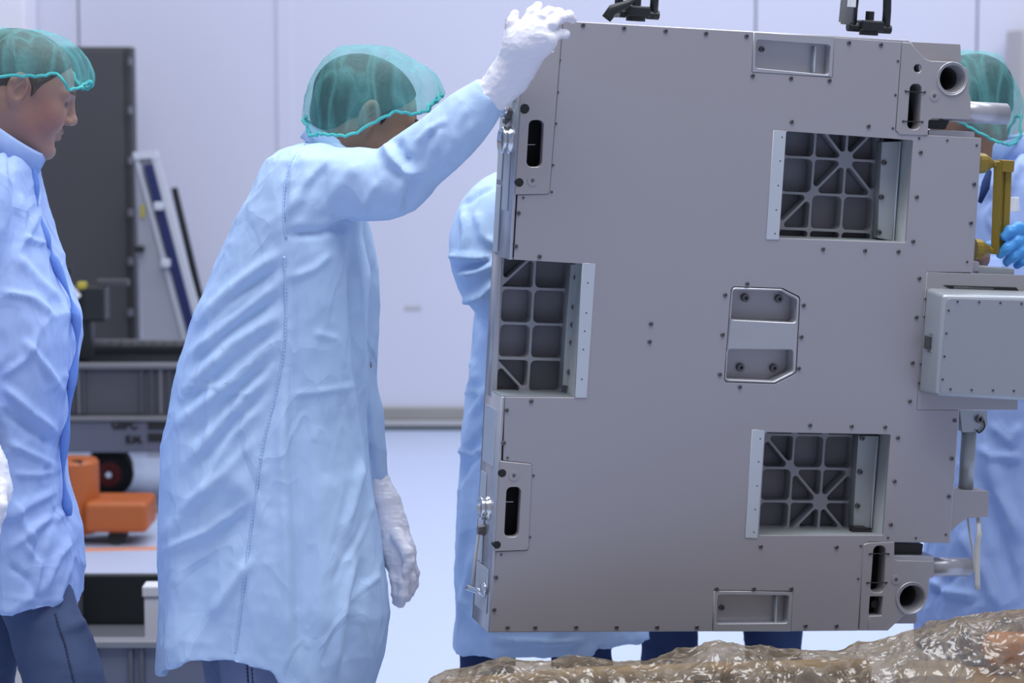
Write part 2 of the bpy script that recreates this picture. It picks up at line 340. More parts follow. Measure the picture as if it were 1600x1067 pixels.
def strokes(me, lst):
    """sculpted folds: polyline in photo pixels, width px, height in metres (ridge +, valley -), only on the near side"""
    V = verts_of(me); Nn = norms_of(me); px = proj(V); view = V-CAM; view /= np.linalg.norm(view, axis=1)[:, None]
    front = np.clip(-(Nn*view).sum(1)*3, 0, 1); D = np.zeros(len(V))
    for pts, wd, amp in lst:
        P = np.array(pts, float); best = np.full(len(V), 1e9); along = np.zeros(len(V)); L = np.linalg.norm(np.diff(P, axis=0), axis=1); tot = L.sum(); acc = 0
        for i in range(len(P)-1):
            a, ba = P[i], P[i+1]-P[i]; t = np.clip(((px-a)@ba)/(ba@ba), 0, 1); d = np.linalg.norm(px-a-t[:, None]*ba, axis=1)
            m = d < best; best[m] = d[m]; along[m] = (acc+t[m]*L[i])/tot; acc += L[i]
        D += amp*np.exp(-(best/wd)**2)*np.clip(np.minimum(along, 1-along)*5+0.15, 0, 1)
    V += Nn*(D*front)[:, None]; set_verts(me, V)

# ================================================================== SETTING
WY = 11.5
def seam_x(px): return at(px, 300, WY)[0]
wall = empty('wall_back', (0, WY, 0), None, None); wall['kind'] = 'structure'
xs = [-6.0, seam_x(127), seam_x(446), seam_x(1178), seam_x(1522), 6.0]
for a, b in zip(xs[:-1], xs[1:]):
    link('wall_panel', box_me((a+0.004, WY, 0.0), (b-0.004, WY+0.08, 5.2), 0.006), M['wall'], wall)
link('seam_strip', box_me((-6, WY+0.03, 0), (6, WY+0.1, 5.2)), M['base_l'], wall)
link('cover_strip', box_me((seam_x(435), WY-0.012, 0), (seam_x(456), WY+0.001, 5.2), 0.004), M['wall'], wall)
link('wall_plate', box_me(at(632, 485, WY)-np.array([0, 0.003, 0]), at(658, 478, WY), 0.0005), M['base_l'], wall)
fl = link('floor', box_me((-7, -1, -0.1), (7, WY+0.2, 0)), M['floor']); fl['kind'] = 'structure'
def zf(py):   # floor distance for a pixel row
    d = ray(800, py); return CAM[1]+d[1]*(-CAM[2]/d[2])
bb = empty('baseboard_back', (0, WY, 0), None, None); bb['kind'] = 'structure'
link('board', box_me((-6, WY-0.03, 0.045), (6, WY-0.001, 0.105), 0.004), M['base'], bb)
link('lip', box_me((-6, WY-0.05, 0.02), (6, WY-0.001, 0.044), 0.004), M['base_l'], bb)
link('foot', box_me((-6, WY-0.055, 0.0), (6, WY-0.001, 0.019), 0.002), M['base_d'], bb)
p = at(-200, 0, WY-0.25); q = at(41, 0, WY-0.25)
c = link('trim_1', box_me((p[0], WY-0.3, 0), (q[0], WY-0.01, 5.2), 0.01), M['wall2']); c['kind'] = 'structure'
p = at(1589, 46, WY-0.3)
tall = empty('wall_cabinet', (p[0]+0.4, WY-0.3, 0), 'pale grey tall cupboard against the wall at the far right', 'cabinet')
link('carcass', box_me((p[0], WY-0.42, 0.0), (p[0]+0.9, WY-0.06, p[2]), 0.01), M['beige'], tall)
link('door', box_me((p[0]+0.02, WY-0.44, 0.08), (p[0]+0.44, WY-0.421, p[2]-0.03), 0.005), M['beige'], tall)
link('door', box_me((p[0]+0.46, WY-0.44, 0.08), (p[0]+0.88, WY-0.421, p[2]-0.03), 0.005), M['beige'], tall)
# orange tape lines on the floor
def strip(p0, p1, w_, z=0.001):
    a, b = np.array(p0), np.array(p1); t = (b-a)/np.linalg.norm(b-a); nn = np.array([-t[1], t[0]])*w_/2
    return box_or([a-nn, b-nn, b+nn, a+nn], 0, 0.0015)
def box_or(pts, z0, z1):
    V = [(*p, z0) for p in pts]+[(*p, z1) for p in pts]
    return mesh(V, [(3, 2, 1, 0), (4, 5, 6, 7), (0, 1, 5, 4), (1, 2, 6, 5), (2, 3, 7, 6), (3, 0, 4, 7)])
a = at(60, 861, zf(861)); b = at(420, 853, zf(853))
tag(link('floor_tape', strip(a[:2], b[:2], 0.05), M['tape']), 'orange tape line on the pale floor running below the orange pallet truck', 'tape')
a = at(233, 799, zf(799)); b = at(330, 796, zf(796))
tag(link('floor_tape', strip(a[:2], b[:2], 0.05), M['tape']), 'short orange tape line on the floor right of the orange fork tip', 'tape')

# ================================================================== BACKGROUND THINGS
# dark cabinet
Yc = 10.85
p0 = at(22, 73, Yc); p1 = at(204, 73, Yc)
cab = empty('tall_cabinet', (p0[0], Yc, 0), 'tall dark grey cabinet standing against the wall behind the left man', 'cabinet')
link('carcass', box_me((p0[0], Yc+0.02, 0), (p1[0], Yc+0.14, p0[2]), 0.008), M['cab2'], cab)
link('door', box_me((p0[0]+0.02, Yc-0.005, 0.08), (p1[0]-0.035, Yc+0.019, p0[2]-0.015), 0.006), M['cab'], cab)
for py in (96, 172, 250, 332, 408, 488):
    c = at(205, py, Yc-0.02); link('hinge', cyl_me(c+[-0.004, 0, -0.016], c+[-0.004, 0, 0.016], 0.012, n=12), M['knob'], cab)
# leaning boards
Yb = 10.6
def leaning(pts, y0, y1):
    P = [at(x, y, Yb) for x, y in pts]; n = len(P)
    V = [(q[0], y0, q[2]) for q in P]+[(q[0], y1, q[2]) for q in P]
    Fc = [tuple(range(n)), tuple(range(2*n-1, n-1, -1))]+[(i+n, (i+1) % n+n, (i+1) % n, i) for i in range(n)]
    bm = bmesh.new(); bm.from_mesh(mesh(V, Fc)); bmesh.ops.recalc_face_normals(bm, faces=bm.faces); return from_bm(bm)
fb = zf(700)
lb = empty('leaning_board', at(290, 560, Yb), 'white framed panel with navy rail leaning beside the dark cabinet', 'board')
link('panel', leaning([(210, 242), (232, 240), (376, 740), (232, 740)], Yb, Yb+0.04), M['board'], lb)
link('top_edge', leaning([(208, 238), (244, 235), (247, 246), (211, 249)], Yb-0.02, Yb+0.05), M['boardl'], lb)
link('frame_edge', leaning([(212, 250), (217, 248), (330, 650), (318, 650)], Yb-0.012, Yb), M['boardl'], lb)
link('navy_rail', leaning([(226, 258), (239, 256), (357, 700), (341, 700)], Yb-0.03, Yb), M['navy'], lb)
link('outer_rail', leaning([(238, 250), (248, 250), (376, 720), (362, 720)], Yb-0.01, Yb+0.03), M['boardl'], lb)
for (x, y) in ((248, 322), (259, 411)):
    c = at(x, y, Yb-0.035); link('clamp', box_me(c-[0.02, 0.015, 0.018], c+[0.02, 0.015, 0.018], 0.006), M['boardl'], lb)
c = at(223, 330, Yb-0.008); link('sticker', box_me(c-[0.009, 0.003, 0.028], c+[0.009, 0.0, 0.028], 0.001), M['yellow'], lb)
c = at(218, 389, Yb-0.03); link('latch', box_me(c-[0.02, 0.02, 0.014], c+[0.02, 0.02, 0.014], 0.004), M['black'], lb)
V = leaning([(259, 297), (268, 295), (366, 705), (354, 705)], Yb+0.16, Yb+0.19)
tag(link('leaning_pole', V, M['black']), 'thin black bar leaning on the wall right of the navy rail', 'pole')

# far crate cart
def bin_cart():
    Yn = 9.15
    def P(px, py, Y=Yn): return at(px, py, Y)
    xl, xr = P(-40, 600)[0], P(420, 600)[0]
    root = empty('crate_trolley', (P(200, 600)[0], Yn+0.3, 0), 'grey plastic crate trolley with black castors behind the orange pallet truck', 'trolley')
    z = lambda py: P(200, py)[2]
    # upper crate, open top
    link('crate_wall', box_me((xl, Yn, z(648)), (xr, Yn+0.03, z(572)), 0.004), M['cartg'], root)
    link('crate_wall', box_me((xl, Yn+0.62, z(648)), (xr, Yn+0.65, z(572)), 0.004), M['cartg'], root)
    link('crate_wall', box_me((xl, Yn+0.03, z(648)), (xl+0.03, Yn+0.62, z(572)), 0.004), M['cartg'], root)
    link('crate_wall', box_me((xr-0.03, Yn+0.03, z(648)), (xr, Yn+0.62, z(572)), 0.004), M['cartg'], root)
    link('crate_floor', box_me((xl+0.03, Yn+0.03, z(648)), (xr-0.03, Yn+0.62, z(640))), M['cartg'], root)
    link('rim', box_me((xl-0.02, Yn-0.03, z(575)), (xr+0.02, Yn+0.0, z(566)), 0.005), M['cartl'], root)
    link('rim', box_me((xl-0.02, Yn+0.6, z(575)), (xr+0.02, Yn+0.66, z(566)), 0.005), M['cartl'], root)
    for px in (104, 116, 124, 131, 222, 238, 252, 266, 280, 294, 310, 330, 350):
        x = P(px, 600)[0]; link('rib', box_me((x-0.005, Yn-0.018, z(646)), (x+0.005, Yn, z(576)), 0.002), M['cartl' if px in (124, 252) else 'cartg'], root)
    for px in range(100, 400, 18):
        x = P(px, 600)[0]; link('slat', box_me((x-0.004, Yn+0.56, z(566)), (x+0.036, Yn+0.6, z(556)), 0.002), M['cartl'], root)
    link('rail', box_me((xl-0.02, Yn-0.03, z(657)), (xr+0.02, Yn+0.02, z(649)), 0.005), M['cartl'], root)
    link('side_panel', box_me((xl, Yn-0.02, z(706)), (xr, Yn+0.02, z(658)), 0.005), M['cartb'], root)
    link('bed', box_me((xl, Yn+0.02, z(706)), (xr, Yn+0.64, z(690)), 0.005), M['cartg'], root)
    def text(s, px, py, size):
        cu = bpy.data.curves.new('t', 'FONT'); cu.body = s; cu.size = size; cu.extrude = 0.001; cu.offset = 0.002
        o = bpy.data.objects.new('t', cu); COL.objects.link(o); dg = bpy.context.evaluated_depsgraph_get(); dg.update(); me = bpy.data.meshes.new_from_object(o.evaluated_get(dg)); bpy.data.objects.remove(o)
        c = P(px, py, Yn-0.022); me.transform(Matrix.Translation(Vector(c)) @ Matrix.Rotation(math.pi/2, 4, 'X')); link('lettering', me, M['black'], root)
    text('GSFC', 174, 670, 0.042); text('E.M.', 196, 692, 0.038)
    for (x0, y0, x1, y1) in ((231, 671, 300, 658), (231, 690, 300, 677)):
        a, b = P(x0, y0, Yn-0.021), P(x1, y1, Yn-0.021); link('name_plate', box_me((a[0], a[1]-0.003, a[2]), (b[0], a[1]+0.001, b[2]), 0.001), M['black'], root)
    # castors
    for px, dy in ((172, 0.43), (172, 0.58), (385, 0.1), (385, 0.52), (-10, 0.1), (-10, 0.52)):
        yy = Yn+dy; x = P(px, 742, yy)[0]; zc = 0.094
        Rm = Matrix.Translation((x, yy, zc)) @ Matrix.Rotation(math.pi/2, 4, 'X')
        wh = link('wheel', lathe_me([(0.05, -0.024), (0.090, -0.024), (0.094, -0.012), (0.094, 0.012), (0.090, 0.024), (0.05, 0.024)], Rm, 28), M['rubber'], root, True)
        link('hub', lathe_me([(0.0, 0.028), (0.018, 0.028), (0.02, 0.022), (0.055, 0.02), (0.055, -0.02), (0.02, -0.022), (0.0, -0.028)], Rm, 28), M['red'], wh)
        link('axle', cyl_me((x, yy-0.036, zc), (x, yy+0.036, zc), 0.012, n=12), M['chrome'], wh)
        link('fork', box_me((x-0.045, yy-0.04, zc+0.02), (x+0.045, yy-0.032, z(706)), 0.003), M['cartg'], root) if px != 172 else link('fork', box_me((x-0.045, yy+0.03, zc+0.02), (x+0.045, yy+0.038, z(706)), 0.003), M['cartg'], root)
    return root
bin_cart()
# black instrument standing on the crates
Yt = 9.3
ti = empty('instrument_stand', at(125, 566, Yt), 'black instrument with pale grip standing on the grey crate trolley', 'instrument')
def pbox(x0, y0, x1, y1, Y, dy, m, name, root, bev=0.004):
    a, b = at(x0, y1, Y), at(x1, y0, Y); return link(name, box_me((a[0], Y, a[2]), (b[0], Y+dy, b[2]), bev), M[m], root)
pbox(104, 455, 140, 569, Yt+0.02, 0.12, 'black', 'column', ti, 0.02)
pbox(128, 447, 163, 503, Yt, 0.12, 'black', 'case', ti, 0.01)
pbox(150, 437, 200, 448, Yt+0.02, 0.05, 'cab', 'arm', ti)
pbox(96, 418, 112, 426, Yt+0.02, 0.03, 'black', 'knob', ti)
pbox(120, 441, 134, 452, Yt-0.01, 0.04, 'yellow', 'clip', ti, 0.006)
V, Fc = tube_me([at(84, 422, Yt-0.03), at(122, 466, Yt-0.03)], 0.016, 12); link('grip', mesh(V, Fc), M['white'], ti)
V, Fc = tube_me([at(92, 432, Yt-0.03), at(84, 470, Yt+0.03), at(112, 490, Yt+0.04)], 0.006, 8); link('lever', mesh(V, Fc), M['white'], ti)

# orange pallet truck
Yo = 8.55
pt = empty('pallet_truck', (at(150, 830, Yo)[0], Yo, 0), 'orange pallet truck with round pump tower and stubby fork on the floor', 'pallet truck')
cx = at(108, 780, Yo)[0]; rr = at(149, 780, Yo)[0]-cx
ztop = at(120, 722, Yo)[2]; zb = 0.045
link('tower', lathe_me([(0, ztop), (rr*0.9, ztop), (rr, ztop-0.012), (rr, zb), (rr*0.9, zb-0.01), (0, zb-0.01)][::-1], Matrix.Translation((cx, Yo+0.08, 0)), 40), M['orange'], pt, False)
pbox(110, 722, 128, 727, Yo, 0.05, 'brown', 'cap_label', pt, 0.002)
xr = at(232, 800, Yo)[0]; zt = at(200, 783, Yo)[2]
bm = bmesh.new(); bm.from_mesh(box_me((cx+rr*0.6, Yo-0.03, 0.05), (xr, Yo+0.2, zt), 0.02, 4)); link('fork', from_bm(bm), M['orange'], pt)
x = at(180, 800, Yo)[0]
for dy in (0.05,):
    link('roller', cyl_me((x, Yo+dy-0.04, 0.03), (x, Yo+dy+0.06, 0.03), 0.03, n=20), M['rubber'], pt)
link('steer_wheel', cyl_me((cx, Yo+0.04, 0.04), (cx, Yo+0.14, 0.04), 0.04, n=20), M['rubber'], pt)

# near low open bin
Yn2, Yf2 = 6.1, 6.95
nb = empty('open_bin', (at(170, 1005, Yn2)[0], Yn2+0.4, 0), 'low open grey bin on the floor between the two standing men', 'bin')
x0, x1 = at(20, 1005, Yn2)[0], at(420, 1005, Yn2)[0]; zr = at(170, 1003, Yn2)[2]; 
link('front_wall', box_me((x0, Yn2, 0.03), (x1, Yn2+0.03, zr), 0.004), M['cartb'], nb)
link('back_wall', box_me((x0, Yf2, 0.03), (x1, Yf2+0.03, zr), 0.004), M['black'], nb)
link('side_wall', box_me((x0, Yn2+0.03, 0.03), (x0+0.03, Yf2, zr), 0.004), M['cartg'], nb)
link('side_wall', box_me((x1-0.03, Yn2+0.03, 0.03), (x1, Yf2, zr), 0.004), M['cartg'], nb)
link('floor_sheet', box_me((x0, Yn2+0.02, 0.03), (x1, Yf2, 0.06)), M['cartg'], nb)
link('rim', box_me((x0-0.01, Yn2-0.02, zr-0.012), (x1+0.01, Yn2+0.035, zr+0.006), 0.004), M['cartl'], nb)
for px in (205, 222, 150, 100): 
    x = at(px, 1020, Yn2)[0]; link('rib', box_me((x-0.006, Yn2-0.012, 0.05), (x+0.006, Yn2, zr-0.012), 0.002), M['cartg'], nb)
link('liner', box_me((x0+0.04, Yn2+0.45, 0.06), (x1-0.2, Yf2-0.02, zr-0.14), 0.01), M['cartg'], nb)
link('foot', box_me((x0+0.03, Yn2+0.04, 0.0), (x0+0.12, Yn2+0.14, 0.03)), M['black'], nb); link('foot', box_me((x1-0.12, Yn2+0.04, 0.0), (x1-0.03, Yn2+0.14, 0.03)), M['black'], nb)
link('foot', box_me((x0+0.03, Yf2-0.14, 0.0), (x0+0.12, Yf2-0.04, 0.03)), M['black'], nb); link('foot', box_me((x1-0.12, Yf2-0.14, 0.0), (x1-0.03, Yf2-0.04, 0.03)), M['black'], nb)
a = at(228, 970, 6.45); b = at(300, 912, 6.45)
wb = empty('white_carton', (a[0], 6.45, 0.06), 'white carton standing in the low grey bin', 'box')
link('body', box_me((a[0], 6.42, 0.0605), (b[0], 6.48, b[2]-0.006), 0.004), M['white'], wb)
link('lid', box_me((a[0]-0.004, 6.414, b[2]-0.03), (b[0]+0.004, 6.486, b[2]), 0.004), M['white'], wb)
# pale drum behind the left man's leg
dc = at(-25, 1050, 5.9)
dr = empty('pale_drum', (dc[0], 5.9, 0), 'pale drum with yellow lid rim behind the left man at the frame edge', 'drum')
zt = at(0, 962, 5.9)[2]
link('shell', lathe_me([(0, 0), (0.12, 0), (0.125, 0.01), (0.125, zt-0.1), (0.12, zt-0.09), (0.12, zt-0.02), (0, zt-0.02)], Matrix.Translation((dc[0], 5.9, 0)), 40), M['beige'], dr)
link('lid', lathe_me([(0.09, zt-0.02), (0.1, zt-0.02), (0.1, zt+0.005), (0.0, zt+0.005)], Matrix.Translation((dc[0], 5.9, 0)), 40), M['yellow'], dr)

# ================================================================== THE METAL BOX (hangs from two swivel rings)
def rotm(a, b, c):
    ca, sa, cb, sb, cc, sc = math.cos(a), math.sin(a), math.cos(b), math.sin(b), math.cos(c), math.sin(c)
    Ry = np.array([[ca, 0, sa], [0, 1, 0], [-sa, 0, ca]]); Rx = np.array([[1, 0, 0], [0, cb, -sb], [0, sb, cb]]); Rz = np.array([[cc, -sc, 0], [sc, cc, 0], [0, 0, 1]])
    return Rz@Rx@Ry
_m = rotm(*np.radians([-15.443, 6.0245, 3.2686]))
def c2w(v): return RIGHT*v[0]+DOWN*v[1]+FWD*v[2]
BX, BZ, BY = c2w(_m[:, 0]), -c2w(_m[:, 1]), c2w(_m[:, 2])     # right, up, into the box
_P0 = CAM+ray(817, 29)*4.6
_d = ray(763, 987); BO = CAM+_d*(((_P0-CAM)@BY)/(_d@BY))       # bottom-left front corner
MW = Matrix(((BX[0], BY[0], BZ[0], BO[0]), (BX[1], BY[1], BZ[1], BO[1]), (BX[2], BY[2], BZ[2], BO[2]), (0, 0, 0, 1)))
def uv(px, py, w=0.0):
    d = ray(px, py); t = ((BO-CAM)@BY+w)/(d@BY); q = CAM+d*t-BO; return np.array([q@BX, q@BZ])
def uvs(pts, w=0.0): return [uv(x, y, w) for x, y in pts]
box = empty('equipment_box', None, 'large silver metal equipment box hanging upright with screwed cover and ribbed openings', 'equipment box', mw=MW)
box['_local'] = 1
PXM = np.linalg.norm(uv(1100, 500)-uv(1101, 500))           # metres per pixel on the face
def fillet(pts, r, n=5):
    out = []; k = len(pts); r = r if hasattr(r, '__len__') else [r]*k
    for i in range(k):
        a, b, c = np.array(pts[i-1]), np.array(pts[i]), np.array(pts[(i+1) % k]); u, v = a-b, c-b; lu, lv = np.linalg.norm(u), np.linalg.norm(v)
        if r[i] <= 0: out.append(b); continue
        u, v = u/lu, v/lv; ang = math.acos(max(-1, min(1, u@v)))
        if ang > 3.05: out.append(b); continue
        d = min(r[i]/math.tan(ang/2), lu*0.48, lv*0.48); rr_ = d*math.tan(ang/2)
        bis = (u+v)/np.linalg.norm(u+v); cc = b+bis*rr_/math.sin(ang/2); p0, p1 = b+u*d-cc, b+v*d-cc
        a0 = math.atan2(p0[1], p0[0]); a1 = math.atan2(p1[1], p1[0]); da = (a1-a0+math.pi) % (2*math.pi)-math.pi
        out += [cc+rr_*np.array([math.cos(a0+da*s/n), math.sin(a0+da*s/n)]) for s in range(n+1)]
    return out
def circ(c, r, n=20): return [np.array(c)+r*np.array([math.cos(2*math.pi*i/n), math.sin(2*math.pi*i/n)]) for i in range(n)]
def plate_me(outline, holes, w0, w1, bev=0.0006):
    """flat plate with holes in box coordinates, from depth w0 (front) to w1"""
    cu = bpy.data.curves.new('p', 'CURVE'); cu.dimensions = '2D'; cu.fill_mode = 'BOTH'
    for loop in [outline]+list(holes):
        s = cu.splines.new('POLY'); s.points.add(len(loop)-1); s.use_cyclic_u = True
        for p_, q_ in zip(s.points, loop): p_.co = (q_[0], q_[1], 0, 1)
    cu.extrude = max((w1-w0)/2-bev, 1e-5); cu.bevel_depth = bev; cu.bevel_resolution = 1; cu.offset = -bev
    o = bpy.data.objects.new('p', cu); COL.objects.link(o); dg = bpy.context.evaluated_depsgraph_get(); dg.update()
    me = bpy.data.meshes.new_from_object(o.evaluated_get(dg)); bpy.data.objects.remove(o)
    me.transform(Matrix(((1, 0, 0, 0), (0, 0, -1, (w0+w1)/2), (0, 1, 0, 0), (0, 0, 0, 1)))); return me
def plate(name, outline, holes, w0, w1, m, parent=box, bev=0.0006, label=None):
    o = bpy.data.objects.new(name, plate_me(outline, holes, w0, w1, bev)); COL.objects.link(o); o.parent = parent; o.data.materials.clear(); o.data.materials.append(M[m])
    if label: o['label'] = label
    return o
def bchild(name, me, m, parent=None, smooth=False):
    o = bpy.data.objects.new(name, me); COL.objects.link(o); o.parent = parent or box
    if not me.materials: me.materials.append(M[m])
    if smooth: me.shade_smooth()
    return o
DEP = 0.125
# outlines (photo pixels -> face coordinates)
frame_px = [(817, 29), (1421, 62.5), (1446, 92), (1503, 95.5), (1512, 120), (1515, 187), (1449, 184), (1448.5, 211), (1534, 215.5), (1521, 425), (1596, 428), (1582, 640), (1500, 640), (1485, 849), (1397, 846), (1396, 868), (1459, 869), (1456, 903), (1448, 905), (1446, 930), (1413, 958), (1386, 985), (763, 988.5),
            (785, 619), (802, 405)]
frame_o = uvs(frame_px)
inn = 0.006
# chassis: perimeter wall ring (two runs: the left window breaks it)
def offset_in(pts, d):
    P = np.array(pts); n = len(P); out = []
    for i in range(n):
        a, b, c = P[i-1], P[i], P[(i+1) % n]; t1 = (b-a)/np.linalg.norm(b-a); t2 = (c-b)/np.linalg.norm(c-b)
        n1 = np.array([t1[1], -t1[0]]); n2 = np.array([t2[1], -t2[0]]); bb_ = n1+n2; bb_ /= np.linalg.norm(bb_); out.append(b+bb_*d/max(0.35, bb_@n1))
    return out
main_px = [(817, 29), (1421, 62.5), (1440, 88), (1449, 184), (1448.5, 213), (1534, 215.5), (1521, 425), (1500, 640), (1485, 849), (1397, 846), (1386, 985), (763, 988.5)]
main = uvs(main_px)
ring_in = offset_in(main, 0.007)
# solid left notch: break ring with the notch rectangle
nz0 = uv(785, 620)[1]; nz1 = uv(802, 406)[1]
def ring_with_notch():
    o = list(main); i = list(ring_in)
    # outer path clockwise starting below the notch, then inner path back
    lo_o = np.array([o[0][0]+(o[-1][0]-o[0][0])*(o[0][1]-nz0)/(o[0][1]-o[-1][1]), nz0]); hi_o = np.array([o[0][0]+(o[-1][0]-o[0][0])*(o[0][1]-nz1)/(o[0][1]-o[-1][1]), nz1])
    lo_i = lo_o+[0.007, 0]; hi_i = hi_o+[0.007, 0]
    return [hi_o]+o+[lo_o, lo_i]+i[::-1]+[hi_i], lo_o, hi_o
rn, LO, HI = ring_with_notch()
plate('chassis_frame', rn, [], 0.0, DEP, 'frame', bev=0.0022)
# back plate with rim
plate('back_plate', main, [], DEP, DEP+0.004, 'ribback')

# ---- recessed windows with ribbed floor
def window_pocket(px, w0, w1, t=0.003, open_left=False):
    o = uvs(px); 
    if not open_left:
        out = offset_in(o, -t); plate('pocket_wall', out, [o], w0, w1, 'sheet', bev=0.0003); return
    # walls at top, right and bottom
    tl, tr, br, bl = o
    ring = [tl, tr, br, bl, bl-[0, t], br+[t, -t], tr+[t, t], tl+[0, t]]
    plate('pocket_wall', ring, [], w0, w1, 'sheet', bev=0.0003)
def rib_grid(node00, ux, vy, ncol, nrow, diags, w0, w1, bound, half=0.0026, rad=0.010):
    """node00: face coords of the top left node; ux, vy: cell vectors; holes for every cell, triangles where a diagonal rib runs"""
    node = lambda i, j: node00+ux*i+vy*j
    holes = []
    def shrink(poly, d):
        P = [np.array(p) for p in poly]; ar = sum(P[k-1][0]*P[k][1]-P[k][0]*P[k-1][1] for k in range(len(P)))
        if ar > 0: P = P[::-1]
        return offset_in(P, d)
    def clip(poly):
        b0, b1, b2, b3 = bound
        def cl(P, ax, v, sgn):
            out = []
            for k in range(len(P)):
                a, b = P[k-1], P[k]; ia = sgn*(a[ax]-v) >= 0; ib = sgn*(b[ax]-v) >= 0
                if ia != ib: t = (v-a[ax])/(b[ax]-a[ax]); out.append(a+(b-a)*t)
                if ib: out.append(b)
            return out
        for ax, v, s in ((0, b0, 1), (0, b2, -1), (1, b1, 1), (1, b3, -1)):
            poly = cl(poly, ax, v, s)
            if len(poly) < 3: return None
        return poly
    for i in range(ncol):
        for j in range(nrow):
            a, b, c, d = node(i, j), node(i+1, j), node(i+1, j+1), node(i, j+1); dg = diags.get((i, j))
            polys = [[a, b, c, d]] if not dg else ([[a, b, c], [a, c, d]] if dg == '\\' else [[a, b, d], [b, c, d]])
            for pl in polys:
                q = clip(shrink(pl, half))
                if q is None: continue
                P = np.array(q); area_ = abs(sum(P[k-1][0]*P[k][1]-P[k][0]*P[k-1][1] for k in range(len(P))))/2
                if area_ < 1.2e-4: continue
                holes.append(fillet(q, rad if not dg else rad*0.62, 4))
    x0, z0, x1, z1 = bound
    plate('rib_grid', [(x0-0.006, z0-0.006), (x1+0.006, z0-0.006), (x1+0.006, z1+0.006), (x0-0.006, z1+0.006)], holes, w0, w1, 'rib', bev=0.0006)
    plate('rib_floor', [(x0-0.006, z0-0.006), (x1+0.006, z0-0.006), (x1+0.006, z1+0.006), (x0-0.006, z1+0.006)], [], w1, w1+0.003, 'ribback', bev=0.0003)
RW0, RW1 = 0.082, 0.116
# upper right window
winUR = [(1228, 205), (1426, 219), (1415, 379), (1217, 372)]
winLR = [(1195, 675), (1391, 678.5), (1379, 836), (1185, 836)]
winL = [(801, 405), (911, 412), (899, 621), (784, 618)]
def wb_(px, w):   # bound at depth, from front window corners, enlarged
    a = uvs(px); return min(p[0] for p in a)-0.002, min(p[1] for p in a)-0.002, max(p[0] for p in a)+0.002, max(p[1] for p in a)+0.002
nV1H1 = uv(1272, 247, RW0); nV2H1 = uv(1321.5, 251, RW0); nV1H2 = uv(1268, 303, RW0)
ux = np.array([(nV2H1-nV1H1)[0], 0]); vy = np.array([0, (nV1H2-nV1H1)[1]])
b = wb_(winUR, 0)
rib_grid(nV1H1-ux*2-vy*2, ux, vy, 5, 6, {(2, 1): '\\', (3, 1): '/', (2, 2): '/', (3, 2): '\\', (1, 3): '/'}, RW0, RW1, (b[0], b[1], uv(1372, 290, RW0)[0], b[3]))
window_pocket(winUR, 0.004, RW1)
nH1 = uv(1238, 731.5, RW0); nH1b = uv(1285.5, 731.5, RW0); nH2 = uv(1233, 783.5, RW0)
ux = np.array([(nH1b-nH1)[0], 0]); vy = np.array([0, (nH2-nH1)[1]])
b = wb_(winLR, 0)
rib_grid(nH1-ux*2-vy*2, ux, vy, 5, 5, {(1, 1): '\\', (2, 2): '\\', (3, 2): '/', (2, 3): '/', (3, 3): '\\'}, RW0, RW1, (b[0], b[1], uv(1334, 750, RW0)[0], b[3]))
window_pocket(winLR, 0.004, RW1)
# left window: ribs run out to the side edge of the box
c0 = uv(779, 450, RW0); c1 = uv(834, 450, RW0); r0 = uv(800, 450, RW0); r1 = uv(800, 505.2, RW0)
ux = np.array([(c1-c0)[0], 0]); vy = np.array([0, (r1-r0)[1]])
b = wb_(winL, 0); xl = main[-1][0]*0+HI[0]+0.004
rib_grid(np.array([c0[0], r0[1]])-vy, ux, vy, 2, 4, {(0, 0): '/', (0, 3): '\\'}, RW0, RW1, (LO[0]+0.012, b[1], uv(889, 500, RW0)[0], b[3]))
plate('side_rail', [(LO[0]-0.0005, nz0-0.01), (HI[0]-0.0005, nz1+0.01), (HI[0]+0.006, nz1+0.01), (LO[0]+0.012, nz0-0.01)], [], RW0-0.002, DEP, 'frame')
window_pocket(winL, 0.004, RW1, open_left=True)
# angle sheets inside the windows, with bolts
def bolt_me(r=0.0042, h=0.003):
    prof = [(r*0.45, -h*0.2), (r*0.45, -h), (r*0.9, -h), (r, -h*0.75), (r, 0.0)]
    V, Fc = [], []; n = 12
    for k, (q, z_) in enumerate(prof):
        nn_ = 6 if False else n
        for j in range(n):
            th = 2*math.pi*j/n; V.append((q*math.cos(th), z_, q*math.sin(th)))
    for i in range(len(prof)-1):
        for j in range(n): Fc.append((i*n+j, (i+1)*n+j, (i+1)*n+(j+1) % n, i*n+(j+1) % n))
    Fc.append(tuple(range(n)))
    bm = bmesh.new(); bm.from_mesh(mesh(V, Fc)); bmesh.ops.recalc_face_normals(bm, faces=bm.faces); me = from_bm(bm); me.materials.append(M['screw']); return me
SCREW = bolt_me(0.0044, 0.0022); SMALL = bolt_me(0.0026, 0.0015); BOLT = bolt_me(0.0056, 0.005); BIGB = bolt_me(0.0082, 0.008)
def screws(pts, w, me, parent=None, name='screw'):
    for x, y in pts:
        o = bpy.data.objects.new(name, me); COL.objects.link(o); o.parent = parent or box; q = uv(x, y, w); o.location = (q[0], w, q[1])
W1 = 0.052
def angle_sheet(px_l, px_fold, px_wall, bolts, t=0.003):
    """px_l: left edge top/bottom, px_fold: fold line at depth W1, px_wall: window edge top/bottom"""
    a = uvs([px_l[0], px_fold[0], px_fold[1], px_l[1]], W1)
    s = plate('angle_sheet', a, [], W1, W1+0.03, 'sheet', bev=0.001)
    f0, f1 = uv(*px_fold[0], W1), uv(*px_fold[1], W1)
    e = 0.0016
    plate('fold_edge', [f0-[e, 0], f0+[e, 0], f1+[e, 0], f1-[e, 0]], [], W1-0.003, W1+0.004, 'pale', parent=s, bev=0.0008)
    screws(bolts, W1, BOLT, s, 'bolt')
